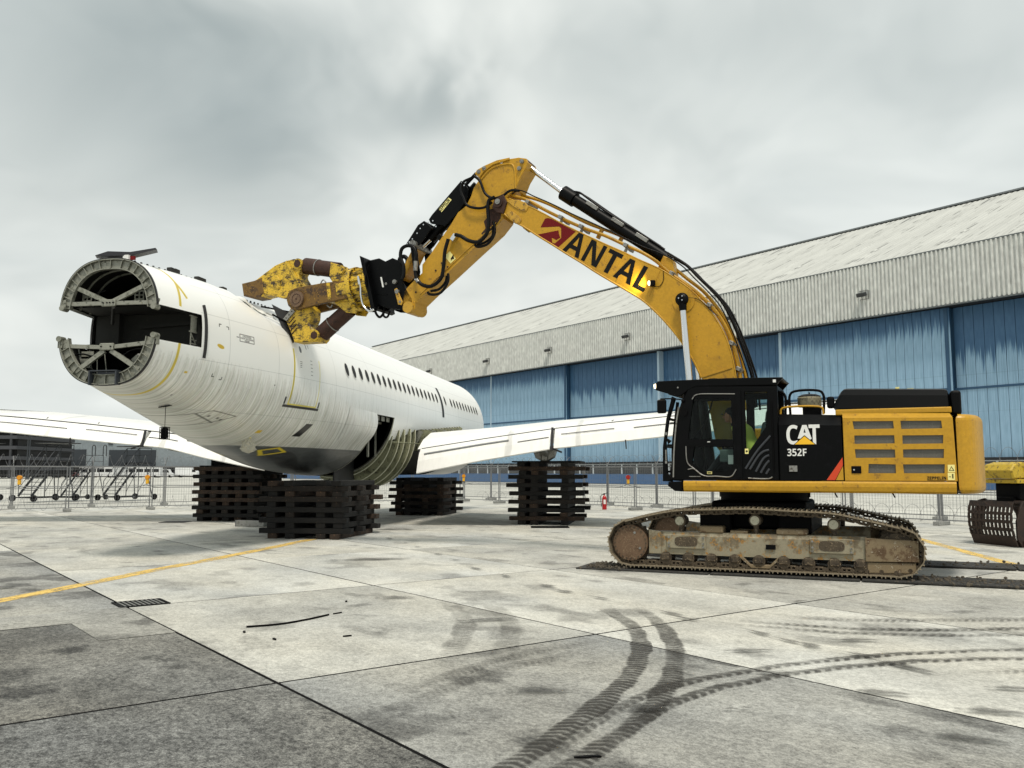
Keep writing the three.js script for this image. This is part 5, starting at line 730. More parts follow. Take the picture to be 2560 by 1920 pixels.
// side panel: flat face with holes, chamfered top strip
function panel(name, side, top, chY, zf, zt, m, holes, parent) {
  // side: [a0,y.. bottom a0,a1], top edge at 'top', chamfer starts at chY
  const [a0, a1, b0, b1] = side; const g1 = ext([a0, chY, a1, chY - .03, b1, 1.6, b0, 1.6], zf - .03, zf, .004, holes);
  const q = [[-a0, chY, zf], [-a1, chY - .03, zf], [-a1 - .03, top - .04, zt], [-a0 - .01, top, zt]], p = []; for (const i of [0, 1, 2, 0, 2, 3]) p.push(...q[i]); const g2 = new THREE.BufferGeometry(); g2.setAttribute('position', new THREE.Float32BufferAttribute(p, 3)); g2.computeVertexNormals();
  return mesh(name, [g1, g2], m, parent);
}
{
  const bodyP = [[1.56, 1.6], [1.56, 2.5], [1.34, 2.7], [-1.34, 2.7], [-1.56, 2.5], [-1.56, 1.6]];
  const s = new THREE.Shape(bodyP.map(q => new THREE.Vector2(...q))); mesh('engine_housing', flipTri(new THREE.ExtrudeGeometry(s, { depth: 1.62, bevelEnabled: false }).rotateY(PI / 2).scale(1, 1, -1).translate(1.49, 0, 0)), M.blackMatt, exc);
  const s2 = new THREE.Shape([[1.58, 1.6], [1.58, 2.5], [1.34, 2.7], [.75, 2.7], [.75, 1.6]].map(q => new THREE.Vector2(...q))); mesh('tank_housing', flipTri(new THREE.ExtrudeGeometry(s2, { depth: .98, bevelEnabled: false }).rotateY(PI / 2).scale(1, 1, -1).translate(.48, 0, 0)), M.black, exc);
  mesh('fuel_tank', rbox(1.7, 1.0, .85, .05, .1, 2.1, -1.08), M.yellow, exc);
  const cp = panel('tank_door', [-.475, -1.47, -.475, -1.48], 2.74, 2.54, 1.615, 1.36, M.black, [], exc);
  const G = [[-1.64, 2.58, -2.26, 2.57, -2.27, 2.44, -1.66, 2.44], [-2.36, 2.57, -2.96, 2.56, -2.97, 2.43, -2.37, 2.43], [-1.66, 2.345, -2.27, 2.34, -2.27, 2.2, -1.66, 2.2], [-2.38, 2.335, -2.98, 2.33, -2.97, 2.19, -2.38, 2.19], [-1.66, 2.12, -2.27, 2.11, -2.27, 1.97, -1.67, 1.97], [-2.38, 2.11, -2.98, 2.11, -2.97, 1.96, -2.38, 1.97], [-1.86, 1.88, -2.27, 1.87, -2.27, 1.72, -1.85, 1.72], [-2.37, 1.87, -2.98, 1.87, -2.97, 1.72, -2.38, 1.72]];
  const ep = panel('engine_door', [-1.495, -3.12, -1.495, -3.145], 2.72, 2.63, 1.62, 1.46, M.yellow, G.slice(0), exc);
  for (const g of G) mesh('grille', ext(g.map((v, i) => i % 2 ? v : v), 1.578, 1.586), M.grille, ep);
  mesh('door_latch', [rbox(.15, .12, .03, .01, 1.675, 1.78, 1.62)], M.blackMatt, ep); mesh('door_latch', [rbox(.16, .13, .03, .01, .68, 1.795, 1.61)], M.blackMatt, cp); mesh('latch_key', [disc(1.64, 1.78, 1.634, 1.64, .012, 10)], M.chrome, ep); mesh('latch_key', [disc(.64, 1.795, 1.622, 1.63, .014, 10)], M.chrome, cp);
  mesh('warning_sticker', [box(.1, .115, .004, 3.065, 1.8, 1.622), box(.1, .115, .004, 3.06, 1.675, 1.622)], M.sticker, ep);
  mesh('sticker_print', [ext([-3.03, 1.765, -3.105, 1.765, -3.067, 1.835], 1.624, 1.627, 0, [[-3.043, 1.772, -3.092, 1.772, -3.067, 1.82]]), box(.03, .008, .003, 3.04, 1.67, 1.626), box(.016, .05, .003, 3.08, 1.67, 1.626), disc(3.08, 1.705, 1.624, 1.628, .01, 10)], M.ink, ep);
  mesh('lettering', [text('ZEPPELIN', 2.715, 1.628, 1.621, .27, .045), box(.27, .006, .004, 2.85, 1.615, 1.622)], M.ink, ep);
  // maker's marks on the black door
  const cat = [text('C', .595, 2.205, 1.616, .185, .33), text('T', .955, 2.205, 1.616, .175, .33)];
  mesh('maker_letters', [...cat, ext([-.775, 2.205 + .1, -.855, 2.53, -.925, 2.53, -1.0, 2.30, -.945, 2.26, -.93, 2.30, -.885, 2.345, -.845, 2.30], 1.616, 1.62, 0, [[-.873, 2.40, -.908, 2.40, -.89, 2.47]])], M.white, cp);
  mesh('maker_outline', ext([-.695, 2.19, -.885, 2.36, -1.075, 2.19], 1.618, 1.621), M.black, cp); mesh('maker_triangle', ext([-.725, 2.205, -.885, 2.342, -1.045, 2.205], 1.62, 1.624), M.decalYel, cp);
  mesh('model_number', text('352F', .6, 2.01, 1.616, .31, .125), M.white, cp);
  mesh('red_stripe', ext([-1.21, 1.61, -1.47, 1.985, -1.472, 1.855, -1.345, 1.61], 1.614, 1.619), M.redOr, cp); mesh('yellow_corner', ext([-1.355, 1.61, -1.472, 1.84, -1.475, 1.61], 1.614, 1.618), M.yellow, cp); mesh('inspection_sticker', box(.13, .1, .003, .69, 1.8, 1.631), M.steel, cp);
  // hood and counterweight
  mesh('engine_deck', [rbox(1.75, .1, 2.8, .02, 2.25, 2.74, 0)], M.yellow, exc);
  { const s = new THREE.Shape([[1.36, 2.79], [1.30, 3.02], [1.2, 3.12], [1.05, 3.15], [-1.05, 3.15], [-1.25, 3.1], [-1.34, 2.79]].map(q => new THREE.Vector2(...q))); const g = new THREE.ExtrudeGeometry(s, { depth: 1.66, bevelEnabled: true, bevelThickness: .06, bevelSize: .04, bevelOffset: -.04, bevelSegments: 2 }).rotateY(PI / 2).scale(1, 1, -1); const p = g.attributes.position; for (let i = 0; i < p.count; i++) { const x = p.getX(i), y = p.getY(i); if (x < .1) p.setX(i, x + Math.max(0, y - 2.79) * .5); p.setY(i, y - (x > .8 ? (x - .0) * .035 : x * .035)); } g.translate(1.38, .02, 0); mesh('engine_hood', flipTri(g), M.black, exc); }
  mesh('hood_mirror', [rbox(.12, .2, .14, .04, 1.3, 2.92, 1.28)], M.blackMatt, exc); mesh('rear_cover', [rbox(.16, .4, 2.6, .05, 3.2, 2.86, 0)], M.black, exc);
  { const s = new THREE.Shape(); const w = 1.55; // counterweight plan: rounded rear
    s.moveTo(3.165, -w); s.lineTo(3.2, -w); s.bezierCurveTo(3.5, -w, 3.62, -1.1, 3.66, 0); s.bezierCurveTo(3.62, 1.1, 3.5, w, 3.2, w); s.lineTo(3.165, w); s.lineTo(3.165, -w);
    const g = new THREE.ExtrudeGeometry(s, { depth: 1.06, bevelEnabled: true, bevelThickness: .1, bevelSize: .09, bevelOffset: -.09, bevelSegments: 4, curveSegments: 16 }).rotateX(-PI / 2).translate(0, 1.5, 0); g.scale(1, 1, 1); mesh('counterweight', g, M.yellow, exc); }
  mesh('light_strip', [box(.06, .03, .3, 2.35, 3.15, .9), box(.1, .02, .2, 2.55, 3.14, .8)], M.sticker, exc);
  // handrails, air filter
  mesh('handrail', [pipe(P3([-.42, 3.13, -.5, 3.13, -.55, 3.07, -.55, 2.74], 1.2), .022), pipe(P3([-.63, 2.74, -.63, 3.07, -.68, 3.13, -1.13, 3.13, -1.18, 3.07, -1.18, 2.74], 1.2), .022), box(.1, .1, .05, .59, 2.95, 1.2)], M.blackMatt, exc);
  mesh('guard_rail', pipe(P3([-.48, 2.74, -.49, 2.82, -.53, 2.85, -1.13, 2.85, -1.17, 2.82, -1.18, 2.72], 1.32), .018), M.yellow, exc);
  mesh('air_filter', new THREE.LatheGeometry([[0, 2.9], [.19, 2.9], [.2, 2.92], [.2, 3.04], [.205, 3.05], [.2, 3.07], [.12, 3.1], [0, 3.11]].map(q => new THREE.Vector2(...q)), 32).translate(.93, -.02, .9), std({ map: mottle(.4, S(0x8a846c), S(0x6a6552), S(0x3c3a33), .5, .6), roughness: .6 }), exc); mesh('filter_cap', [new THREE.CylinderGeometry(.12, .2, .035, 32).translate(.93, 3.085, .9), rod([.93, 3.1, .9], [.93, 3.14, .9], .012)], M.black, exc); mesh('filter_base', rbox(.3, .2, .3, .02, .97, 2.8, .9), M.blackMatt, exc);
}
// ---- boom
const boom = sub('boom', exc);
{
  const top = [5.24, 7.62, 5.09, 7.59, 4.65, 7.37, 4.32, 7.18, 3.9, 6.91, 3.46, 6.65, 3, 6.39, 2.54, 6.14, 2.25, 5.97, 1.81, 5.73, 1.53, 5.52, 1.25, 5.29, 1.03, 5.04, .84, 4.79, .68, 4.51, .55, 4.2, .47, 3.89, .41, 3.51, .36, 2.9, .3, 2.35, .3, 2.1];
  const bot = [.62, 1.98, .8, 2.2, .9, 2.8, 1.06, 3.54, 1.19, 3.84, 1.36, 4.15, 1.58, 4.47, 1.86, 4.81, 2.17, 5.12, 2.55, 5.39, 2.85, 5.59, 3.16, 5.8, 3.46, 6.02, 3.78, 6.24, 4.1, 6.47, 4.42, 6.69, 4.75, 6.93, 5, 7.09, 5.21, 7.27, 5.33, 7.42, 5.33, 7.55];
  mesh('boom_beam', ext([...top, ...bot], -.36, .36, .012), M.yellow, boom);
  // weld flanges that edge the side plate
  mesh('flange', [pipe(P3(bot.slice(6, 38), .355), .022, 120, 6), pipe(P3(top.slice(2, 38), .355), .014, 120, 6)], M.yellow, boom);
  for (const z of [.36, -.38]) { mesh('doubler', ext([5.13, 7.53, 5.01, 7.55, 4.86, 7.52, 4.69, 7.44, 4.63, 7.34, 4.68, 7.26, 4.78, 7.27, 4.96, 7.38], z, z + .022, .006), M.yellowWorn, boom); mesh('doubler', ext([5.14, 7.27, 5.06, 7.31, 4.98, 7.27, 4.83, 7.14, 4.79, 7.07, 4.83, 7.01, 4.93, 7.01, 5.06, 7.12], z, z + .022, .006), M.yellowWorn, boom); }
  mesh('weld_strip', [bar([-1.06, 3.55, .365], [-.48, 3.71, .365], .03, .02), bar([-1.8, 5.76, .362], [-2.06, 5.2, .362], .012, .012), bar([-2.72, 5.55, .362], [-2.66, 5.68, .362], .012, .012)], M.yellow, boom);
  mesh('tip_bracket', [ext([5.42, 7.58, 5.2, 7.68, 5.12, 7.5, 5.2, 7.26, 5.36, 7.3, 5.46, 7.42], .36, .42, .01), ext([5.42, 7.58, 5.2, 7.68, 5.12, 7.5, 5.2, 7.26, 5.36, 7.3, 5.46, 7.42], -.42, -.36, .01), disc(-5.31, 7.5, -.46, .46, .1, 24)], M.rust, boom); mesh('tip_pin', [disc(-5.31, 7.52, .44, .48, .06, 20), disc(-5.31, 7.52, .47, .49, .025, 12)], M.steel, boom);
  mesh('red_emblem', ext([4.26, 7.045, 4.19, 7.05, 4.11, 7.02, 3.58, 6.69, 3.98, 6.39, 4.08, 6.47, 4.44, 6.69, 4.45, 6.72, 3.96, 6.76, 3.95, 6.68, 3.92, 6.6, 4.01, 6.56, 4.11, 6.62, 4.1, 6.51, 4.04, 6.49, 3.9, 6.59, 3.9, 6.8, 3.94, 6.84, 4.36, 6.87], .36, .364), M.red, boom);
  { const g = text('ANTAL', 0, 0, .361, 2.0, .475, .004); g.rotateZ(Math.atan2(5.31 - 6.34, 3.88 - 2.17)); g.translate(-3.88, 6.33, 0); mesh('lettering', g, M.ink, boom); }
  mesh('cylinder_boss', [disc(-1.37, 5.05, -.38, .38, .215, 36)], M.yellow, boom);
  // pipes and hoses along the back
  const y1 = [5.11, 7.71, 4.72, 7.55, 4.39, 7.33, 3.96, 7.07, 3.51, 6.82, 2.98, 6.57, 2.56, 6.33, 2.2, 6.13, 1.93, 5.93, 1.65, 5.66, 1.36, 5.43, 1.09, 5.18, .87, 4.93, .65, 4.58, .51, 4.23, .41, 3.83, .36, 3.5, .3, 2.9], y2 = [5.17, 7.86, 4.56, 7.62, 4.09, 7.36, 3.5, 7, 2.81, 6.66, 2.32, 6.34, 1.93, 6.06, 1.64, 5.83, 1.38, 5.59, 1.09, 5.33, .87, 5.05, .68, 4.75, .5, 4.34, .38, 3.96, .3, 3.53, .25, 2.9], y3 = [5.05, 7.7, 4.88, 7.76, 4.51, 7.57, 4.12, 7.36, 3.67, 7.09, 3.17, 6.81, 2.68, 6.53, 2.2, 6.25, 1.76, 6.03, 1.39, 5.76, 1.17, 5.51, .92, 5.23, .71, 4.96, .53, 4.58, .38, 4.15, .25, 3.73, .19, 3.48, .15, 2.9];
  mesh('oil_pipe', pipe(P3(y1, .2), .034, 110), M.yellow, boom); mesh('oil_pipe', pipe(P3(y2, -.15), .034, 110), M.yellow, boom); mesh('oil_pipe', pipe(P3(y1.map((v, i) => i % 2 ? v + .02 : v), .05), .03, 110), M.yellow, boom);
  mesh('hose', pipe(P3(y3, .3), .014, 110, 6), M.rubber, boom); const sh = (d, z, r) => mesh('hose', pipe(P3(y3.map((v, i) => i % 2 ? v + d + .03 * Math.sin(i * 1.7) : v - d * .6), z), r, 120, 6), M.rubber, boom); 
  { const y4 = y3.slice(16); mesh('hose', pipe(P3(y4.map((v, i) => i % 2 ? v + .05 : v - .03), .1), .02, 90, 6), M.rubber, boom); mesh('hose', pipe(P3(y4.map((v, i) => i % 2 ? v + .07 + .02 * Math.sin(i) : v - .05), -.05), .022, 90, 6), M.rubber, boom); mesh('hose', pipe(P3(y4.map((v, i) => i % 2 ? v + .04 + .02 * Math.sin(i * 2) : v - .06), .22), .018, 90, 6), M.rubber, boom); mesh('hose', pipe(P3(y4.map((v, i) => i % 2 ? v + .03 : v - .09), -.2), .022, 90, 6), M.rubber, boom); }
  for (const [a, y] of [[4.7, 7.5], [3.95, 7.08], [3.5, 6.83], [2.55, 6.33], [1.62, 5.66], [.9, 4.97], [.5, 4.2], [.38, 3.7]]) mesh('pipe_clamp', [rbox(.09, .08, .55, .01, -a, y - .01, .03, 0, 0, -.5), box(.05, .14, .05, -a, y - .08, .2, 0, 0, -.5)], M.steel, boom);
  for (const [a, y] of [[3.2, 6.72], [2.72, 6.6]]) mesh('pipe_stand', box(.06, .22, .1, -a, y, -.1, 0, 0, -.5), M.yellow, boom);
  mesh('sensor_wire', pipe(P3([1.29, 5.11, 1.19, 5.1, 1.08, 5.06, .96, 4.96, .86, 4.84, .71, 4.71], .375), .007), M.rubber, boom); mesh('sensor_wire', pipe(P3([1.97, 5.4, 1.85, 5.38, 1.76, 5.5, 1.76, 5.68], .375), .007), M.rubber, boom);
  // work lamp on the boom side, lit, shining along the boom
  const lamp = sub('work_lamp', boom, [-1.98, 5.44, .45]); mesh('lamp_housing', [rbox(.1, .12, .12, .025, .02, 0, 0, 0, .5), box(.04, .05, .1, .03, -.02, -.06)], M.blackMatt, lamp); mesh('lamp_lens', new THREE.SphereGeometry(.05, 16, 10).scale(.5, 1, 1).translate(-.045, .005, .02), M.lampGlass, lamp);
  const spot = new THREE.SpotLight(0xffe8b0, 1.6, 4, 1.25, 1); spot.position.set(-.1, .0, .05); spot.target.position.set(-1.3, .25, -.12); spot.castShadow = true; spot.shadow.radius = 2; lamp.add(spot, spot.target);
}
// ---- boom lift cylinders
for (const sd of [1, -1]) { const c = sub('lift_cylinder', exc); mesh('rod', rod([-1.37, 5.05, sd * .5], [-1.24, 3.2, sd * .5], .062, .062, 24), M.chrome, c); mesh('rod_eye', [new THREE.SphereGeometry(.13, 24, 16).scale(1, 1, .62).translate(-1.37, 5.06, sd * .52), rod([-1.37, 5.05, sd * .5], [-1.355, 4.84, sd * .5], .085, .07, 20)], M.black, c); mesh('eye_bolt', [0, 1, 2].map(i => disc(-1.37 + .045 * Math.cos(i * 2.1 + 1), 5.07 + .045 * Math.sin(i * 2.1 + 1), sd > 0 ? .59 : -.615, sd > 0 ? .615 : -.59, .012, 10)), M.chrome, c); mesh('barrel', rod([-1.25, 3.36, sd * .5], [-1.08, 1.75, sd * .5], .11, .11, 24), M.black, c); }
// ---- stick cylinder on top of the boom
{ const c = sub('stick_cylinder', exc); const a = [-4.79, 8.38, 0], b = [-3.98, 7.68, 0], e = [-1.72, 5.98, 0]; mesh('rod', rod(a, b, .06, .06, 24), M.chrome, c); mesh('barrel', rod(b, e, .125, .125, 28), M.black, c); mesh('gland', [rod(b, [-3.72, 7.485, 0], .16, .16, 28), ...Array.from({ length: 10 }, (_, i) => { const t = i / 10 * 6.28; const u = [-3.98 + .03, 7.68 - .02, 0]; return rbox(.05, .05, .05, .01, -3.9 + .12 * Math.sin(t) * .6, 7.62 + .12 * Math.sin(t) * .8, .13 * Math.cos(t)); })], M.black, c); mesh('rod_eye', [disc(-4.8, 8.39, -.2, .2, .1, 24)], M.rust, c); mesh('feed_pipe', [pipe([[-3.75, 7.66, .05], [-3.6, 7.62, .05], [-3.45, 7.5, .05], [-3.0, 7.12, .05], [-2.2, 6.52, .05], [-1.8, 6.2, .05]], .022), pipe([[-3.7, 7.68, -.05], [-3.5, 7.56, -.05], [-2.9, 7.08, -.05], [-1.9, 6.3, -.05]], .018)], M.rubber, c); mesh('pipe_clamp', [[-3.3, 7.28], [-2.75, 6.86], [-2.25, 6.48]].map(q => rbox(.08, .3, .28, .01, q[0], q[1], .0, 0, 0, .92)), M.steel, c); mesh('foot_bracket', ext([1.95, 5.75, 1.55, 5.5, 1.62, 5.95, 1.8, 6.05], -.18, .18, .02), M.yellow, c); }
// ---- stick
{
  const s = sub('stick', exc);
  mesh('stick_beam', ext([5.93, 8.27, 5.88, 8.35, 5.7, 8.42, 5.49, 8.48, 5.22, 8.5, 4.9, 8.5, 4.72, 8.45, 4.69, 8.36, 4.73, 8.24, 4.85, 8.07, 4.96, 7.82, 5.08, 7.72, 5.2, 7.6, 5.22, 7.4, 5.26, 7.2, 5.47, 6.97, 6, 6.58, 6.61, 6.12, 7.09, 5.77, 7.42, 5.51, 7.43, 5.38, 7.53, 5.29, 7.64, 5.29, 7.75, 5.37, 7.74, 5.56, 7.7, 5.82, 7.44, 6.04, 7.25, 6.18, 7.25, 6.37, 7.05, 6.58, 6.86, 6.82, 6.53, 7.22, 6.36, 7.46, 6.15, 7.59, 6.12, 7.65, 6.04, 7.79, 5.98, 7.96, 5.83, 8.16], -.28, .28, .012), M.yellow, s);
  mesh('edge_plate', [pipe(P3([5.79, 8.13, 5.56, 8.33, 5.21, 8.39, 5.05, 8.36, 4.99, 8.25, 4.97, 7.82], .285), .022), ext([5.93, 8.27, 5.88, 8.35, 5.7, 8.42, 5.4, 8.5, 5.1, 8.515, 5.1, 8.47, 5.5, 8.41, 5.72, 8.28, 5.82, 8.16], .28, .32, .008)], M.yellow, s);
  mesh('flange', [bar([-5.3, 7.13, .285], [-7.38, 5.53, .285], .02, .012), bar([-5.42, 7.12, .287], [-7.3, 5.69, .287], .018, .02)], M.yellowWorn, s);
  mesh('oil_streak', ext([5.45, 7.45, 5.3, 7.4, 5.32, 7.2, 5.5, 6.98, 5.75, 6.85, 5.78, 6.92, 5.68, 7.02, 5.72, 7.18, 5.6, 7.3, 5.66, 7.42], .28, .283), M.rust, s);
  for (const [a, y] of [[5.7, 8.36], [5.83, 8.3], [4.87, 8.24], [4.81, 8.39]]) mesh('pin_cap', [disc(-a, y, -.33, .335, .045, 16), disc(-a, y, .33, .345, .022, 12)], M.steel, s);
  mesh('lift_eye', disc(-5.3, 8.45, .281, .289, .035, 16), M.white, s);
  mesh('end_boss', [disc(-7.58, 5.42, -.33, .33, .13, 28)], M.yellowWorn, s); mesh('bolt_dot', [[6.9, 6.2], [6.75, 6.35], [6.6, 6.25], [6.7, 6.05], [7.15, 5.9], [7.4, 5.75], [6.5, 6.42]].map(q => disc(-q[0], q[1], .28, .298, .02, 10)), M.rust, s);
  mesh('valve_block', [rbox(.16, .1, .12, .01, -6.42, 6.88, .33, 0, 0, .9), rod([-6.35, 6.95, .36], [-6.2, 6.87, .38], .03)], M.chrome, s);
  mesh('warning_sticker', ext([6.68, 6.5, 6.55, 6.6, 6.4, 6.42, 6.53, 6.32], .283, .286), M.sticker, s); mesh('sticker_print', ext([6.53, 6.43, 6.46, 6.52, 6.44, 6.41], .286, .288), M.ink, s);
  const H = [[[5.94, 8.22, 5.79, 8.08, 5.65, 7.77, 5.46, 7.64, 5.24, 7.67, 5.05, 7.76, 4.85, 7.73], .36], [[5.99, 8.16, 6.18, 8.09, 6.23, 7.93, 6.16, 7.72, 6.08, 7.56, 5.87, 7.47, 5.66, 7.46, 5.48, 7.55], .38], [[5.4, 7.64, 5.53, 7.59, 5.56, 7.38, 5.54, 7.1, 5.58, 6.87, 5.77, 6.7, 6.02, 6.75, 6.21, 6.87, 6.35, 6.92], .42], [[6.52, 6.84, 6.6, 6.57, 6.63, 6.25, 6.7, 5.97, 6.94, 5.82, 7.19, 5.89, 7.31, 6.05, 7.35, 6.32, 7.32, 6.58, 7.39, 6.74, 7.54, 6.8, 7.69, 6.75, 7.73, 6.58, 7.65, 6.35, 7.64, 6.15, 7.68, 6.04], .42], [[5.46, 7.12, 5.42, 6.95, 5.45, 6.8, 5.6, 6.64, 5.84, 6.61, 5.9, 6.66], 0.36], [[5.5, 7.04, 5.5, 6.84, 5.67, 6.71, 5.87, 6.67], 0.3], [[6.55, 6.08, 6.54, 5.97, 6.58, 5.84, 6.75, 5.66, 7.01, 5.66, 7.06, 5.71], 0.36], [[6.61, 6.05, 6.64, 5.92, 6.8, 5.77, 7.01, 5.74], 0.3], [[6.38, 7.68, 6.29, 7.56, 6.37, 7.45, 6.51, 7.4], .1]];
  H.forEach(([L, z], i) => mesh('hose', pipe(P3(L, z), [2, 3].includes(i) ? .042 : .03, 80, 8), M.rubber, s)); mesh('hose_fitting', [rod([-7.34, 6.2, .42], [-7.33, 6.42, .42], .05), rod([-7.3, 6.0, .42], [-7.26, 5.94, .42], .05)], M.steel, s);
}
// ---- tool cylinder under its black guard, with the link
{
  const c = sub('tool_cylinder', exc);
  for (const z of [.24, -.27]) mesh('guard_plate', [ext([6.29, 8.18, 6.2, 8.1, 6.1, 7.95, 6.16, 7.72, 6.37, 7.45, 6.68, 7.2, 7.05, 7.29, 7.1, 7.39, 7.02, 7.49], z, z + .03, .005), ext([7.21, 7.37, 7, 7.18, 7.09, 7.1, 7.24, 6.92, 7.36, 6.82, 7.69, 6.86, 7.54, 7.06, 7.37, 7.29], z + .006, z + .045, .005)], M.black, c);
  mesh('guard_top', [bar([-6.25, 8.15, 0], [-7.05, 7.44, 0], .02, .5), bar([-7.2, 7.36, 0], [-7.66, 6.88, 0], .02, .52)], M.black, c); mesh('barrel', rod([-6.0, 8.1, 0], [-7.2, 7.02, 0], .13, .13, 24), M.black, c); mesh('rod', rod([-7.2, 7.02, 0], [-7.45, 6.84, 0], .06, .06, 20), M.chrome, c); mesh('guard_bar', bar([-5.95, 8.32, .2], [-6.22, 8.08, .2], .05, .06), M.black, c);
  for (const q of [[6.26, 8.12], [6.2, 8.05], [7.02, 7.27], [6.9, 7.2], [7.1, 7.32], [7.22, 7.28], [7.3, 7.2], [7.38, 7.1], [7.5, 6.98], [7.58, 6.92], [7.63, 6.88], [6.98, 7.34]]) mesh('guard_bolt', disc(-q[0], q[1], .286, .297, .016, 10), M.chrome, c);
  for (const [a, y] of [[6.55, 7.18], [6.82, 6.98], [6.42, 7.3]]) mesh('guard_clamp', rbox(.12, .16, .12, .02, -a, y - .03, .2, 0, 0, .7), M.black, c);
  { const an = Math.atan2(7.83 - 7.6, 6.85 - 6.6); const pz = ext([6.85, 7.6, 6.6, 7.83, 6.52, 7.77, 6.77, 7.52], .271, .275); mesh('name_plate', pz, M.sticker, c); const g = text('ZEPPELIN', 0, 0, .276, .32, .085, .003).rotateZ(an); g.translate(-6.79, 7.535, 0); mesh('lettering', g, M.ink, c); }
  mesh('link', [ext([7.55, 6.93, 7.4, 6.86, 7.28, 6.2, 7.3, 6.1, 7.42, 6.08, 7.5, 6.6], .29, .34, .008), ext([7.55, 6.93, 7.4, 6.86, 7.28, 6.2, 7.3, 6.1, 7.42, 6.08, 7.5, 6.6], -.34, -.29, .008)], M.black, c); mesh('push_link', [ext([7.5, 6.9, 7.42, 6.75, 7.72, 6.2, 7.84, 6.1, 7.9, 6.2], -.2, .2, .02)], M.yellow, c); mesh('link_pin', [disc(-7.45, 6.84, -.38, .38, .085, 24), ...[0, 1, 2, 3].map(i => disc(-7.45 + .045 * Math.cos(i * 1.57), 6.84 + .045 * Math.sin(i * 1.57), .38, .39, .016, 8))], M.steel, c);
}
// ---- quick coupler
{
  const q = sub('quick_coupler', exc);
  for (const z of [.2, -.28]) mesh('side_plate', ext([8.7, 6.6, 8.39, 6.63, 8.22, 6.54, 8.03, 6.6, 7.83, 6.51, 7.74, 6.27, 7.78, 6.05, 7.5, 5.62, 7.48, 5.4, 7.6, 5.3, 7.74, 5.36, 7.83, 5.4, 8.11, 5.43, 8.42, 5.55, 8.46, 5.62, 8.71, 6.51], z, z + .08, .012), M.black, q);
  mesh('core', ext([8.66, 6.5, 8.2, 6.45, 7.95, 6.3, 7.9, 5.6, 8.2, 5.5, 8.45, 5.7], -.22, .22, .01), M.blackMatt, q); mesh('end_plate', ext([8.8, 6.69, 8.69, 6.63, 8.38, 5.45, 8.47, 5.42], -.46, .46, .008), M.black, q);
  mesh('locking_link', ext([7.95, 5.86, 7.88, 5.88, 7.72, 5.55, 7.75, 5.48, 7.84, 5.5], .29, .32, .008), M.yellowWorn, q); mesh('coupler_pin', [disc(-7.87, 5.8, .28, .34, .05, 18), disc(-7.94, 6.03, .28, .335, .05, 18), disc(-8.18, 6.01, .28, .3, .03, 12), disc(-7.79, 5.56, .3, .33, .03, 12)], M.steel, q); mesh('type_plate', ext([8.34, 6.18, 8.3, 6.18, 8.24, 5.94, 8.28, 5.94], .281, .285), M.white, q);
  mesh('lifting_eye', pipe(P3([8.02, 6.56, 7.98, 6.66, 7.88, 6.68, 7.8, 6.6, 7.8, 6.5], .0), .05), M.black, q); mesh('pressed_rib', bar([-8.42, 5.82, .285], [-8.15, 5.76, .285], .03, .02), M.black, q);
}
console.log('excavator arm done');
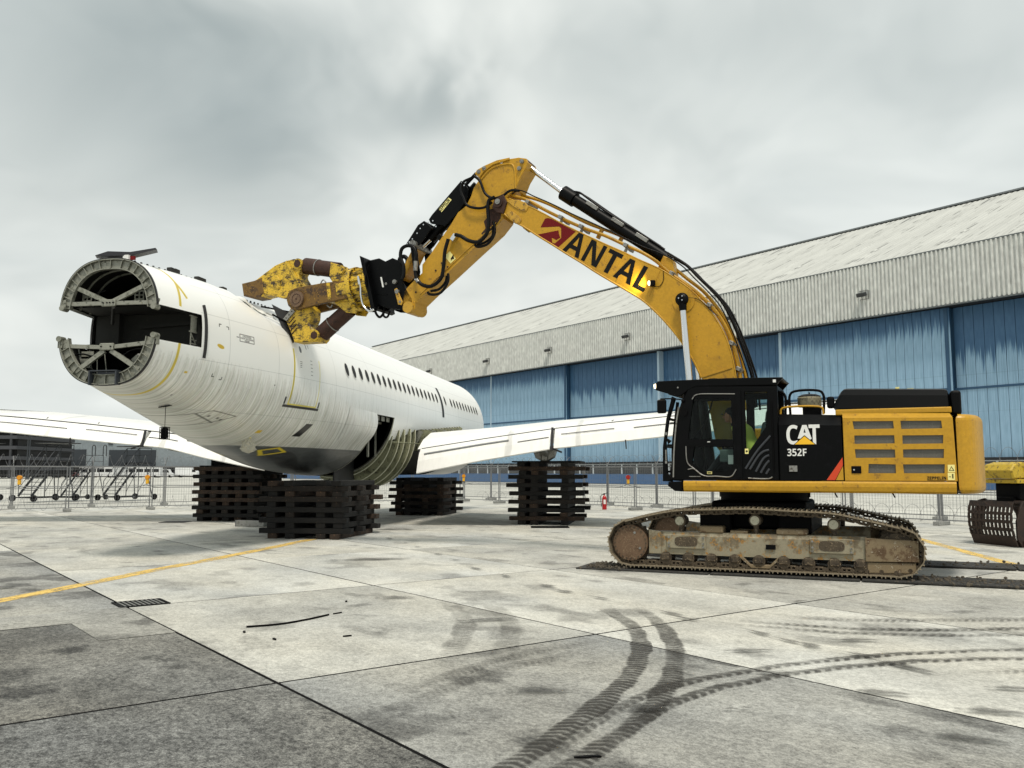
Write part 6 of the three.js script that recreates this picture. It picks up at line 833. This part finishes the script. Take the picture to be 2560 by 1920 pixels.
// ---- cab
{
  const cab = sub('cab', exc), louvM = std({ color: 0x2e3136, roughness: .35 });
  const outer = [1.42, 1.6, 1.37, 1.8, 1.31, 2.35, 1.24, 2.75, 1.17, 3.01, 1.08, 3.21, 1.0, 3.25, -.46, 3.2, -.455, 1.6], w1 = [.99, 3.06, .31, 3.04, .3, 2.3, 1.1, 2.31, 1.07, 2.56], w2 = [.98, 2.2, .29, 2.19, .3, 1.86, .33, 1.8, .44, 1.74, .8, 1.74, 1.04, 1.9, 1.01, 2.1], w3 = [.1, 3.15, -.31, 3.13, -.27, 2.51, .05, 2.06, .1, 2.06], far1 = [1.12, 3.08, .2, 3.08, .2, 1.95, 1.26, 1.95], far2 = [.08, 3.08, -.36, 3.08, -.36, 2.2, .08, 2.2];
  mesh('side_frame', ext(outer, 1.49, 1.555, .012, [w1, w2, w3]), M.black, cab); mesh('side_frame', ext(outer, .5, .55, .01, [far1, far2]), M.black, cab);
  mesh('window_pane', ext(w1, 1.515, 1.52), M.glass, cab); mesh('window_pane', ext(w2, 1.515, 1.52), M.glass, cab); mesh('window_pane', ext(w3, 1.515, 1.52), M.glass, cab); mesh('window_pane', ext(far1, .52, .525), M.glass, cab); mesh('window_pane', ext(far2, .52, .525), M.glass, cab);
  mesh('cab_roof', [ext([1.05, 3.22, .95, 3.27, -.46, 3.22, -.46, 3.16, 1.08, 3.17], .5, 1.55, .01)], M.black, cab); mesh('cab_floor', box(1.8, .06, 1.02, -.48, 1.63, 1.02), M.blackMatt, cab); mesh('rear_wall', box(.05, 1.0, 1.02, .44, 2.1, 1.02), M.black, cab); mesh('rear_pillar', [box(.06, 1.6, .08, .43, 2.4, .56), box(.06, 1.6, .08, .43, 2.4, 1.5)], M.black, cab);
  mesh('windscreen_pillar', [pipe(P3([1.4, 1.62, 1.36, 1.9, 1.3, 2.4, 1.22, 2.8, 1.08, 3.2], 1.5), .045), pipe(P3([1.4, 1.62, 1.36, 1.9, 1.3, 2.4, 1.22, 2.8, 1.08, 3.2], .55), .045), bar([-1.37, 1.85, .55], [-1.37, 1.85, 1.5], .05, .05)], M.blackMatt, cab); mesh('wiper', [bar([-.78, 3.05, .8], [-.98, 2.35, .95], .02, .02), bar([-.92, 2.62, .9], [-1.15, 2.38, .7], .02, .02)], M.blackMatt, cab);
  // door outline, hinge boxes, louvred corner
  mesh('door_edge', [pipe(P3([1.13, 2.24, 1.1, 1.9, 1.0, 1.81, .82, 1.68, .6, 1.67, .35, 1.67, .26, 1.79], 1.56), .011, 50, 6), pipe(P3([1.0, 3.03, .96, 3.09, .9, 3.115, .5, 3.11, .25, 3.1], 1.56), .01, 40, 6), pipe(P3([1.1, 1.79, 1.0, 1.8, .86, 1.69], 1.56), .01, 20, 6), bar([-1.08, 1.665, 1.56], [-.88, 1.665, 1.56], .012, .012)], M.steel, cab); mesh('door_bar', box(.84, .1, .02, -.72, 2.25, 1.565), M.black, cab); mesh('door_post', [box(.09, 1.5, .03, -.2, 2.4, 1.565)], M.black, cab); mesh('hinge', [box(.06, .18, .02, -.25, 2.83, 1.575), box(.07, .15, .02, -.22, 1.95, 1.575)], M.blackMatt, cab);
  mesh('corner_panel', ext([.13, 1.83, -.31, 2.47, -.37, 2.38, -.37, 1.62, .11, 1.62], 1.55, 1.562, .003), M.black, cab);
  for (const L of [[.03, 1.79, -.14, 2.04, -.22, 2.1, -.3, 2.12], [-.07, 1.75, -.2, 1.97, -.25, 2.01, -.3, 2.03], [-.15, 1.73, -.23, 1.86, -.27, 1.91, -.3, 1.94], [-.24, 1.71, -.27, 1.76, -.3, 1.8], [.1, 1.8, -.1, 2.1, -.33, 2.36]]) mesh('louvre', pipe(P3(L, 1.568), .022, 16, 6), louvM, cab);
  mesh('grab_handle', [pipe(P3([.06, 1.64, 0, 1.635, -.3, 1.635, -.34, 1.66], 1.575), .012, 20, 6)], M.steel, cab); mesh('rear_handle', pipe(P3([-.36, 2.95, -.37, 2.2, -.37, 1.75], 1.575), .012, 20, 6), M.blackMatt, cab);
  mesh('sticker', [box(.06, .09, .004, -.075, 2.1, 1.565), box(.085, .04, .004, -.72, 1.73, 1.565)], M.sticker, cab); mesh('sticker_print', [disc(-.075, 2.1, 1.567, 1.57, .018, 12), box(.07, .02, .003, -.72, 1.73, 1.569)], M.ink, cab); mesh('door_slot', [box(.05, .012, .004, -.72, 2.27, 1.577)], M.white, cab);
  // falling object guard over the roof
  const gr = ext([1.67, 3.3, 1.62, 3.38, .38, 3.385, -.56, 3.36, -.45, 3.23, .93, 3.26, 1.07, 3.2, 1.2, 3.1, 1.26, 3.09, 1.66, 3.22], 1.5, 1.56, .01); mesh('roof_guard', [gr, ext([1.67, 3.3, 1.62, 3.38, .38, 3.385, -.56, 3.36, -.45, 3.23, .93, 3.26, 1.07, 3.2, 1.2, 3.1, 1.26, 3.09, 1.66, 3.22], .48, .54, .01), ext([1.66, 3.31, 1.62, 3.375, .38, 3.38, -.55, 3.355, -.53, 3.33, .38, 3.35, 1.6, 3.345], .54, 1.5)], M.black, cab); mesh('guard_plate_mark', [box(.05, .05, .003, .42, 3.3, 1.562)], M.white, cab); mesh('guard_bolt', [disc(-1.25, 3.25, 1.56, 1.575, .015, 10)], M.steel, cab); mesh('beacon_cap', new THREE.CylinderGeometry(.09, .1, .03, 24).translate(-.68, 3.4, 1.25), M.blackMatt, cab);
  const hl = sub('head_lamp', cab, [-1.66, 3.29, 1.5]); mesh('lamp_housing', rbox(.05, .13, .14, .02, .03, 0, 0), M.blackMatt, hl); mesh('lamp_lens', new THREE.SphereGeometry(.042, 14, 10).scale(.5, 1.1, 1).translate(-.004, 0, .045), M.lampGlass, hl); const pl2 = new THREE.PointLight(0xffe9c0, .35, 3); pl2.position.set(-.09, 0, .06); pl2.castShadow = true; hl.add(pl2);
  // front guard
  mesh('front_guard', [ext([1.38, 3.1, 1.31, 3.07, 1.44, 2.66, 1.5, 2.27, 1.48, 1.72, 1.38, 1.62, 1.4, 1.57, 1.57, 1.58, 1.56, 2.19, 1.49, 2.69], 1.42, 1.5, .008), ext([1.38, 3.1, 1.31, 3.07, 1.44, 2.66, 1.5, 2.27, 1.48, 1.72, 1.38, 1.62, 1.4, 1.57, 1.57, 1.58, 1.56, 2.19, 1.49, 2.69], .55, .63, .008), bar([-1.52, 2.2, .6], [-1.52, 2.2, 1.46], .04, .04), bar([-1.53, 1.75, .6], [-1.53, 1.75, 1.46], .04, .04), bar([-1.46, 2.7, .6], [-1.46, 2.7, 1.46], .04, .04)], M.black, cab);
  mesh('guard_hinge', [box(.12, .04, .05, -1.42, 2.22, 1.47), ext([1.5, 2.36, 1.4, 2.3, 1.46, 2.24], 1.46, 1.5), box(.08, .03, .05, -1.38, 2.62, 1.48)], M.black, cab); mesh('guard_latch', [rod([-1.5, 2.14, 1.51], [-1.5, 1.95, 1.51], .014), box(.035, .05, .01, -1.5, 1.92, 1.51), box(.03, .05, .01, -1.49, 2.43, 1.51)], M.steel, cab);
  mesh('guard_post', pipe(P3([1.3, 3.0, 1.35, 2.6, 1.4, 2.1, 1.39, 1.62], 1.38), .03), M.blackMatt, cab); mesh('front_handrail', pipe(P3([1.24, 2.9, 1.29, 2.6, 1.34, 2.1, 1.36, 1.65], 1.57), .014), M.steel, cab);
  const mi = sub('mirror', cab); mesh('mirror_shell', rbox(.17, .25, .07, .035, -1.52, 2.91, 1.68), M.blackMatt, mi); mesh('mirror_arm', pipe(P3([1.56, 3.05, 1.4, 3.05, 1.18, 3.03], 1.62), .012), M.blackMatt, mi); mesh('mirror_knob', [new THREE.SphereGeometry(.035, 12, 8).translate(-1.16, 3.01, 1.58), disc(-1.14, 2.8, 1.555, 1.59, .06, 18)], M.blackMatt, mi);
  // seat and consoles
  const st = sub('operator_seat', cab, [0, 0, .98]); mesh('cushion', rbox(.5, .14, .5, .06, -.2, 2.0, 0), M.seat, st); mesh('seat_back', rbox(.14, .62, .48, .06, .16, 2.32, 0, 0, 0, -.2), M.seat, st); mesh('head_rest', rbox(.1, .22, .26, .045, .24, 2.72, 0, 0, 0, -.15), M.seat, st); mesh('seat_base', rbox(.4, .3, .36, .03, -.15, 1.8, 0), M.blackMatt, st); mesh('console', [rbox(.45, .22, .14, .03, -.35, 2.03, .33), rbox(.45, .22, .14, .03, -.35, 2.03, -.33)], M.seat, st); mesh('joystick', [rod([-.5, 2.12, .33], [-.55, 2.3, .33], .022), rod([-.5, 2.12, -.33], [-.55, 2.3, -.33], .022)], M.rubber, st); mesh('document_pocket', box(.12, .16, .02, -.36, 1.96, .42), M.white, st); mesh('lever', [rod([-.95, 1.66, .1], [-.85, 2.0, .1], .015), rod([-.95, 1.66, -.1], [-.85, 2.0, -.1], .015)], M.blackMatt, st); mesh('monitor', rbox(.04, .16, .22, .02, -1.18, 2.3, -.25), M.blackMatt, st);
}
console.log('cab done');
// ---------------------------------------------------------------- demolition shear held by the coupler
{
  const t = thing('demolition_shear', 'battered yellow hydraulic shear biting into the top of the fuselage', 'shear', EX, EXR);
  const dir = V3(-(10.58 - 8.75), 5.83 - 6.1, 0).normalize();
  mesh('swivel', [rod([-8.58, 6.09, 0], [-8.62, 6.085, 0], .5, .5, 40)], M.blackMatt, t);
  // rotator: ring, flange, ribs
  const at = d => [-8.62 + dir.x * d, 6.09 + dir.y * d, 0]; const rot = sub('rotator', t);
  mesh('drum', rod(at(.04), at(.42), .4, .44, 40), M.shearYellow, rot); mesh('flange_ring', [rod(at(.42), at(.54), .52, .52, 48), rod(at(.02), at(.08), .48, .48, 40)], M.shearYellow, rot); const ax = V3(0, 0, 1), up = V3(-dir.y, dir.x, 0);
  for (let i = 0; i < 14; i++) { const a = i / 14 * 2 * PI, c = up.clone().multiplyScalar(Math.cos(a)).add(ax.clone().multiplyScalar(Math.sin(a))); const p = at(.06), q = at(.44); mesh('drum_rib', bar([p[0] + c.x * .43, p[1] + c.y * .43, c.z * .43], [q[0] + c.x * .45, q[1] + c.y * .45, c.z * .45], .05, .05), M.shearYellow, rot); }
  for (let i = 0; i < 26; i++) { const a = i / 26 * 2 * PI, c = up.clone().multiplyScalar(Math.cos(a)).add(ax.clone().multiplyScalar(Math.sin(a))); const p = at(.39), q = at(.43); mesh('flange_bolt', rod([p[0] + c.x * .49, p[1] + c.y * .49, c.z * .49], [q[0] + c.x * .49, q[1] + c.y * .49, c.z * .49], .016, .016, 8), M.rust, rot); }
  mesh('oil_line', [pipe(P3([8.78, 6.15, 8.73, 5.97, 8.71, 5.73, 8.63, 5.49, 8.45, 5.36, 8.35, 5.4], .5), .022), rod([-8.8, 6.2, .49], [-8.76, 6.0, .5], .028)], M.chrome, rot); mesh('hose', [pipe(P3([8.58, 5.6, 8.52, 5.37, 8.42, 5.28, 8.32, 5.37, 8.31, 5.49], .15), .03), pipe(P3([8.66, 5.52, 8.58, 5.42, 8.45, 5.4, 8.36, 5.5], .3), .022), pipe(P3([8.5, 5.5, 8.46, 5.34, 8.38, 5.32, 8.3, 5.45], -.1), .026)], M.rubber, rot);
  // fork body
  const fork = [10.88, 6, 10.78, 6.08, 10.61, 6.12, 9.84, 6.17, 9.17, 6.17, 9.0, 5.85, 9.2, 5.74, 9.81, 5.69, 10.61, 5.58, 10.76, 5.61, 10.86, 5.7, 10.91, 5.83];
  const rustY = std({ map: mottle(.8, S(0x6a4e1e), S(0x3a2818), S(0xa07a26), .47, .62), roughness: .55, metalness: .2, bumpMap: bumpFine, bumpScale: .004 });
  for (const z of [.26, -.36]) mesh('fork_plate', ext(fork, z, z + .1, .012), rustY, t); mesh('body_core', ext([9.8, 6.15, 9.15, 6.22, 9.0, 5.85, 9.15, 5.7, 9.8, 5.72], -.3, .3, .01), M.shearYellow, t); mesh('cover_plate', ext([9.53, 6.11, 9.2, 6.13, 9.12, 5.84, 9.45, 5.84], .36, .385, .006), M.shearYellow, t); mesh('cross_rib', bar([-9.72, 6.15, .34], [-9.66, 5.75, .34], .09, .06), M.shearYellow, t);
  mesh('jaw_pin', [disc(-10.58, 5.83, -.42, .42, .19, 40)], M.hubRust, t); mesh('pin_detail', [new THREE.TorusGeometry(.12, .008, 6, 30).translate(-10.58, 5.83, .42), disc(-10.58, 5.83, .42, .43, .02, 12)], M.rust, t);
  // jaws
  const up1 = [12.39, 6.39, 12.05, 6.43, 11.74, 6.6, 11.42, 6.77, 11.12, 6.85, 10.86, 6.88, 10.67, 6.85, 10.58, 6.75, 10.62, 6.62, 10.71, 6.49, 10.67, 6.33, 10.56, 6.14, 10.49, 5.92, 10.7, 5.73, 10.93, 5.82, 11.04, 5.9, 11.35, 5.99, 11.59, 6.06, 11.83, 6.03, 12.1, 6.02, 12.33, 6.09];
  const uj = sub('jaw', t); mesh('jaw_plate', ext(up1, -.2, .2, .02), M.shearYellow, uj); mesh('jaw_tip', ext([12.41, 6.4, 12.03, 6.44, 11.8, 6.5, 11.72, 6.12, 11.83, 6.02, 12.1, 6.01, 12.34, 6.08], -.22, .22, .015), rustY, uj); mesh('jaw_rib', [bar([-11.06, 6.83, .21], [-10.6, 6.2, .21], .06, .05), bar([-11.06, 6.83, -.21], [-10.6, 6.2, -.21], .06, .05)], M.shearYellow, uj); mesh('jaw_pad', ext([11.63, 6.31, 11.33, 6.5, 11.24, 6.4, 11.22, 6.2, 11.3, 6.18], .195, .225, .006), M.shearYellow, uj); mesh('pivot_ring', [disc(-10.72, 6.74, -.23, .23, .13, 28)], M.shearYellow, uj); mesh('pivot_pin', disc(-10.72, 6.74, -.24, .245, .09, 24), M.rust, uj);
  const lo = [10.93, 5.66, 10.78, 5.8, 10.49, 5.82, 10.3, 5.59, 10.31, 5.38, 10.36, 5.28, 10.3, 5.17, 10.19, 5.07, 10.09, 5.02, 10.05, 4.93, 10.1, 4.81, 10.46, 4.82, 10.78, 4.83, 10.85, 5, 10.96, 5.22, 11.07, 5.42];
  const lj = sub('jaw', t); mesh('jaw_plate', ext(lo, -.2, .2, .02), M.shearYellow, lj); mesh('blade', ext([11.1, 5.42, 10.84, 5.66, 10.75, 5.58, 11.0, 5.36], -.24, .24, .008), M.steel, lj); mesh('blade_bolt', [[11.0, 5.43], [10.92, 5.5], [10.84, 5.58]].map(q => disc(-q[0], q[1], .24, .25, .014, 8)), M.blackMatt, lj); mesh('pivot_ring', disc(-10.18, 4.96, -.23, .23, .13, 28), M.shearYellow, lj); mesh('pivot_pin', disc(-10.18, 4.96, -.24, .245, .09, 24), M.rust, lj); mesh('serration', [0, 1, 2, 3].map(i => bar([-(10.94 - i * .03), 5.3 - i * .09, .205], [-(10.78 - i * .03), 5.45 - i * .09, .205], .02, .02)), M.rust, lj);
  // cylinders
  const cyl = (p, q, br) => { const c = sub('jaw_cylinder', t); const a = V3(...p), b = V3(...q), m = a.clone().lerp(b, .28), m2 = a.clone().lerp(b, .42), o = v => [v.x, v.y, v.z]; mesh('barrel', rod(o(m), o(b), .19, .19, 28), M.rust, c); mesh('gland', rod(o(a.clone().lerp(b, .08)), o(m2), .2, .2, 28), M.rust, c); mesh('wiper_ring', rod(o(m2), o(a.clone().lerp(b, .44)), .205, .205, 28), M.steel, c); mesh('rod_eye', rod(o(a), o(m), .09, .09, 20), M.steel, c); };
  cyl([-10.72, 6.74, 0], [-9.66, 6.52, 0]); cyl([-10.18, 4.98, 0], [-9.35, 5.56, 0]);
  mesh('cylinder_bracket', [ext([9.75, 6.68, 9.3, 6.52, 9.15, 6.22, 9.69, 6.2, 9.78, 6.32], .19, .24, .008), ext([9.75, 6.68, 9.3, 6.52, 9.15, 6.22, 9.69, 6.2, 9.78, 6.32], -.24, -.19, .008)], M.shearYellow, t); mesh('cylinder_bracket', [ext([9.68, 5.75, 9.25, 5.78, 9.1, 5.6, 8.97, 5.5, 9.04, 5.4, 9.29, 5.44, 9.5, 5.6], .19, .24, .008), ext([9.68, 5.75, 9.25, 5.78, 9.1, 5.6, 8.97, 5.5, 9.04, 5.4, 9.29, 5.44, 9.5, 5.6], -.24, -.19, .008)], M.shearYellow, t);
  for (const [a, y] of [[9.44, 6.44], [9.2, 5.6]]) mesh('bracket_pin', [disc(-a, y, -.27, .27, .07, 20), new THREE.TorusGeometry(.085, .014, 6, 24).translate(-a, y, .25)], M.shearYellow, t);
  mesh('grease_line', [pipe(P3([10.05, 6.2, 9.98, 6.28, 9.9, 6.22], .2), .015), pipe(P3([9.85, 5.66, 9.75, 5.6, 9.7, 5.66], .2), .018)], M.steel, t);
}
// ---------------------------------------------------------------- operator in the cab
function skin(bones, cell) { // smooth union of tapered capsules -> mesh
  const lo = V3(1e9, 1e9, 1e9), hi = V3(-1e9, -1e9, -1e9); for (const b of bones) for (const k of [0, 3]) { const r = b[6 + k / 3] + .05; lo.min(V3(b[k] - r, b[k + 1] - r, b[k + 2] - r)); hi.max(V3(b[k] + r, b[k + 1] + r, b[k + 2] + r)); }
  const size = Math.max(hi.x - lo.x, hi.y - lo.y, hi.z - lo.z), n = Math.ceil(size / cell) + 4, mc = new MarchingCubes(n, new THREE.MeshStandardMaterial(), false, false, 60000); mc.isolation = 0; const half = n / 2, c = lo.clone().add(hi).multiplyScalar(.5), sc = size / 2 * n / (n - 4);
  for (let k = 0; k < n; k++) for (let j = 0; j < n; j++) for (let i = 0; i < n; i++) { const x = c.x + (i - half) / half * sc, y = c.y + (j - half) / half * sc, z = c.z + (k - half) / half * sc; let d = 1e9; for (const b of bones) { const ax = b[3] - b[0], ay = b[4] - b[1], az = b[5] - b[2], t = Math.min(1, Math.max(0, ((x - b[0]) * ax + (y - b[1]) * ay + (z - b[2]) * az) / (ax * ax + ay * ay + az * az + 1e-9))); const q = Math.hypot(x - b[0] - ax * t, y - b[1] - ay * t, z - b[2] - az * t) - (b[6] + (b[7] - b[6]) * t); const h = Math.max(0, Math.min(1, .5 + .5 * (d - q) / (b[8] || .03))); d = d + (q - d) * h - (b[8] || .03) * h * (1 - h); } mc.field[i + j * n + k * n * n] = -d; }
  mc.update(); const cnt = mc.count, g = new THREE.BufferGeometry(); g.setAttribute('position', new THREE.BufferAttribute(mc.positionArray.slice(0, cnt * 3), 3)); g.setAttribute('normal', new THREE.BufferAttribute(mc.normalArray.slice(0, cnt * 3), 3)); g.scale(sc, sc, sc); g.translate(c.x, c.y, c.z); return g;
}
{
  const p = thing('person', 'seated operator in a yellow high visibility vest and dark cap inside the excavator cab', 'person', [0, 0, 0], EXR); const off = V3(0, 0, .98).applyAxisAngle(V3(0, 1, 0), EXR); p.position.set(EX[0] + off.x, 0, EX[2] + off.z);
  const j = { hip: [-.06, 2.13], chest: [-.2, 2.45], neck: [-.36, 2.62], head: [-.45, 2.75] };
  const torso = (e) => [[-.02, 2.14, -.09, -.02, 2.14, .09, .12 + e, .12 + e, .06], [-.05, 2.16, 0, -.2, 2.42, 0, .13 + e, .15 + e, .08], [-.22, 2.48, -.13, -.22, 2.48, .13, .1 + e, .1 + e, .08], [-.2, 2.42, 0, -.3, 2.54, 0, .14 + e, .1 + e, .08]];
  const arms = (e) => [1, -1].flatMap(s => [[-.24, 2.5, .18 * s, -.3, 2.26, .27 * s, .062 + e, .05 + e], [-.3, 2.26, .27 * s, -.52, 2.25, .32 * s, .048 + e, .036 + e]]);
  const legs = (e) => [1, -1].flatMap(s => [[-.04, 2.11, .1 * s, -.5, 2.12, .14 * s, .085 + e, .065 + e], [-.5, 2.12, .14 * s, -.82, 1.74, .13 * s, .06 + e, .045 + e], [-.82, 1.72, .13 * s, -1.0, 1.69, .14 * s, .045 + e, .035 + e]]);
  const hand = s => { const o = [[-.52, 2.25, .32 * s, -.57, 2.26, .325 * s, .034, .036, .02]]; for (let f = 0; f < 4; f++) { const y = 2.225 + f * .022; o.push([-.58, y, .325 * s, -.6, y, .345 * s, .011, .01, .008], [-.6, y, .345 * s, -.575, y, .362 * s, .01, .009, .008]); } o.push([-.55, 2.27, .32 * s, -.57, 2.3, .345 * s, .012, .01, .008]); return o; };
  const head = [[-.36, 2.6, 0, -.4, 2.68, 0, .052, .05, .03], [-.44, 2.78, 0, -.44, 2.76, 0, .098, .095, .03], [-.47, 2.7, 0, -.49, 2.68, 0, .06, .045, .04], [-.535, 2.755, 0, -.555, 2.73, 0, .012, .02, .02], [-.44, 2.75, .095, -.44, 2.735, .097, .018, .014, .015], [-.44, 2.75, -.095, -.44, 2.735, -.097, .018, .014, .015]];
  mesh('body', [skin([...torso(-.03), ...arms(-.012), ...legs(-.02), head[0]], .016), skin(head, .007), skin(hand(1), .006), skin(hand(-1), .006)], M.skin, p);
  mesh('jacket', skin([...torso(0), ...arms(.004), [-.3, 2.54, 0, -.36, 2.61, 0, .08, .065, .04]], .015), M.cloth, p); mesh('safety_vest', skin(torso(.014).map(b => b), .015), M.hivis, p); mesh('trousers', skin(legs(0), .015), M.cloth, p); mesh('cap', [skin([[-.43, 2.81, 0, -.43, 2.8, 0, .098, .1, .03], [-.4, 2.8, 0, -.39, 2.76, 0, .09, .085, .04]], .009), skin([[-.5, 2.8, -.04, -.5, 2.8, .04, .03, .03, .02], [-.58, 2.79, -.03, -.58, 2.79, .03, .012, .012, .05]], .009)], M.cloth, p);
  mesh('eyes', [new THREE.SphereGeometry(.012, 8, 6).translate(-.532, 2.77, .035), new THREE.SphereGeometry(.012, 8, 6).translate(-.532, 2.77, -.035), box(.01, .008, .04, -.535, 2.685, 0)], M.ink, p);
}
console.log('all done');
renderer.render(scene, camera);
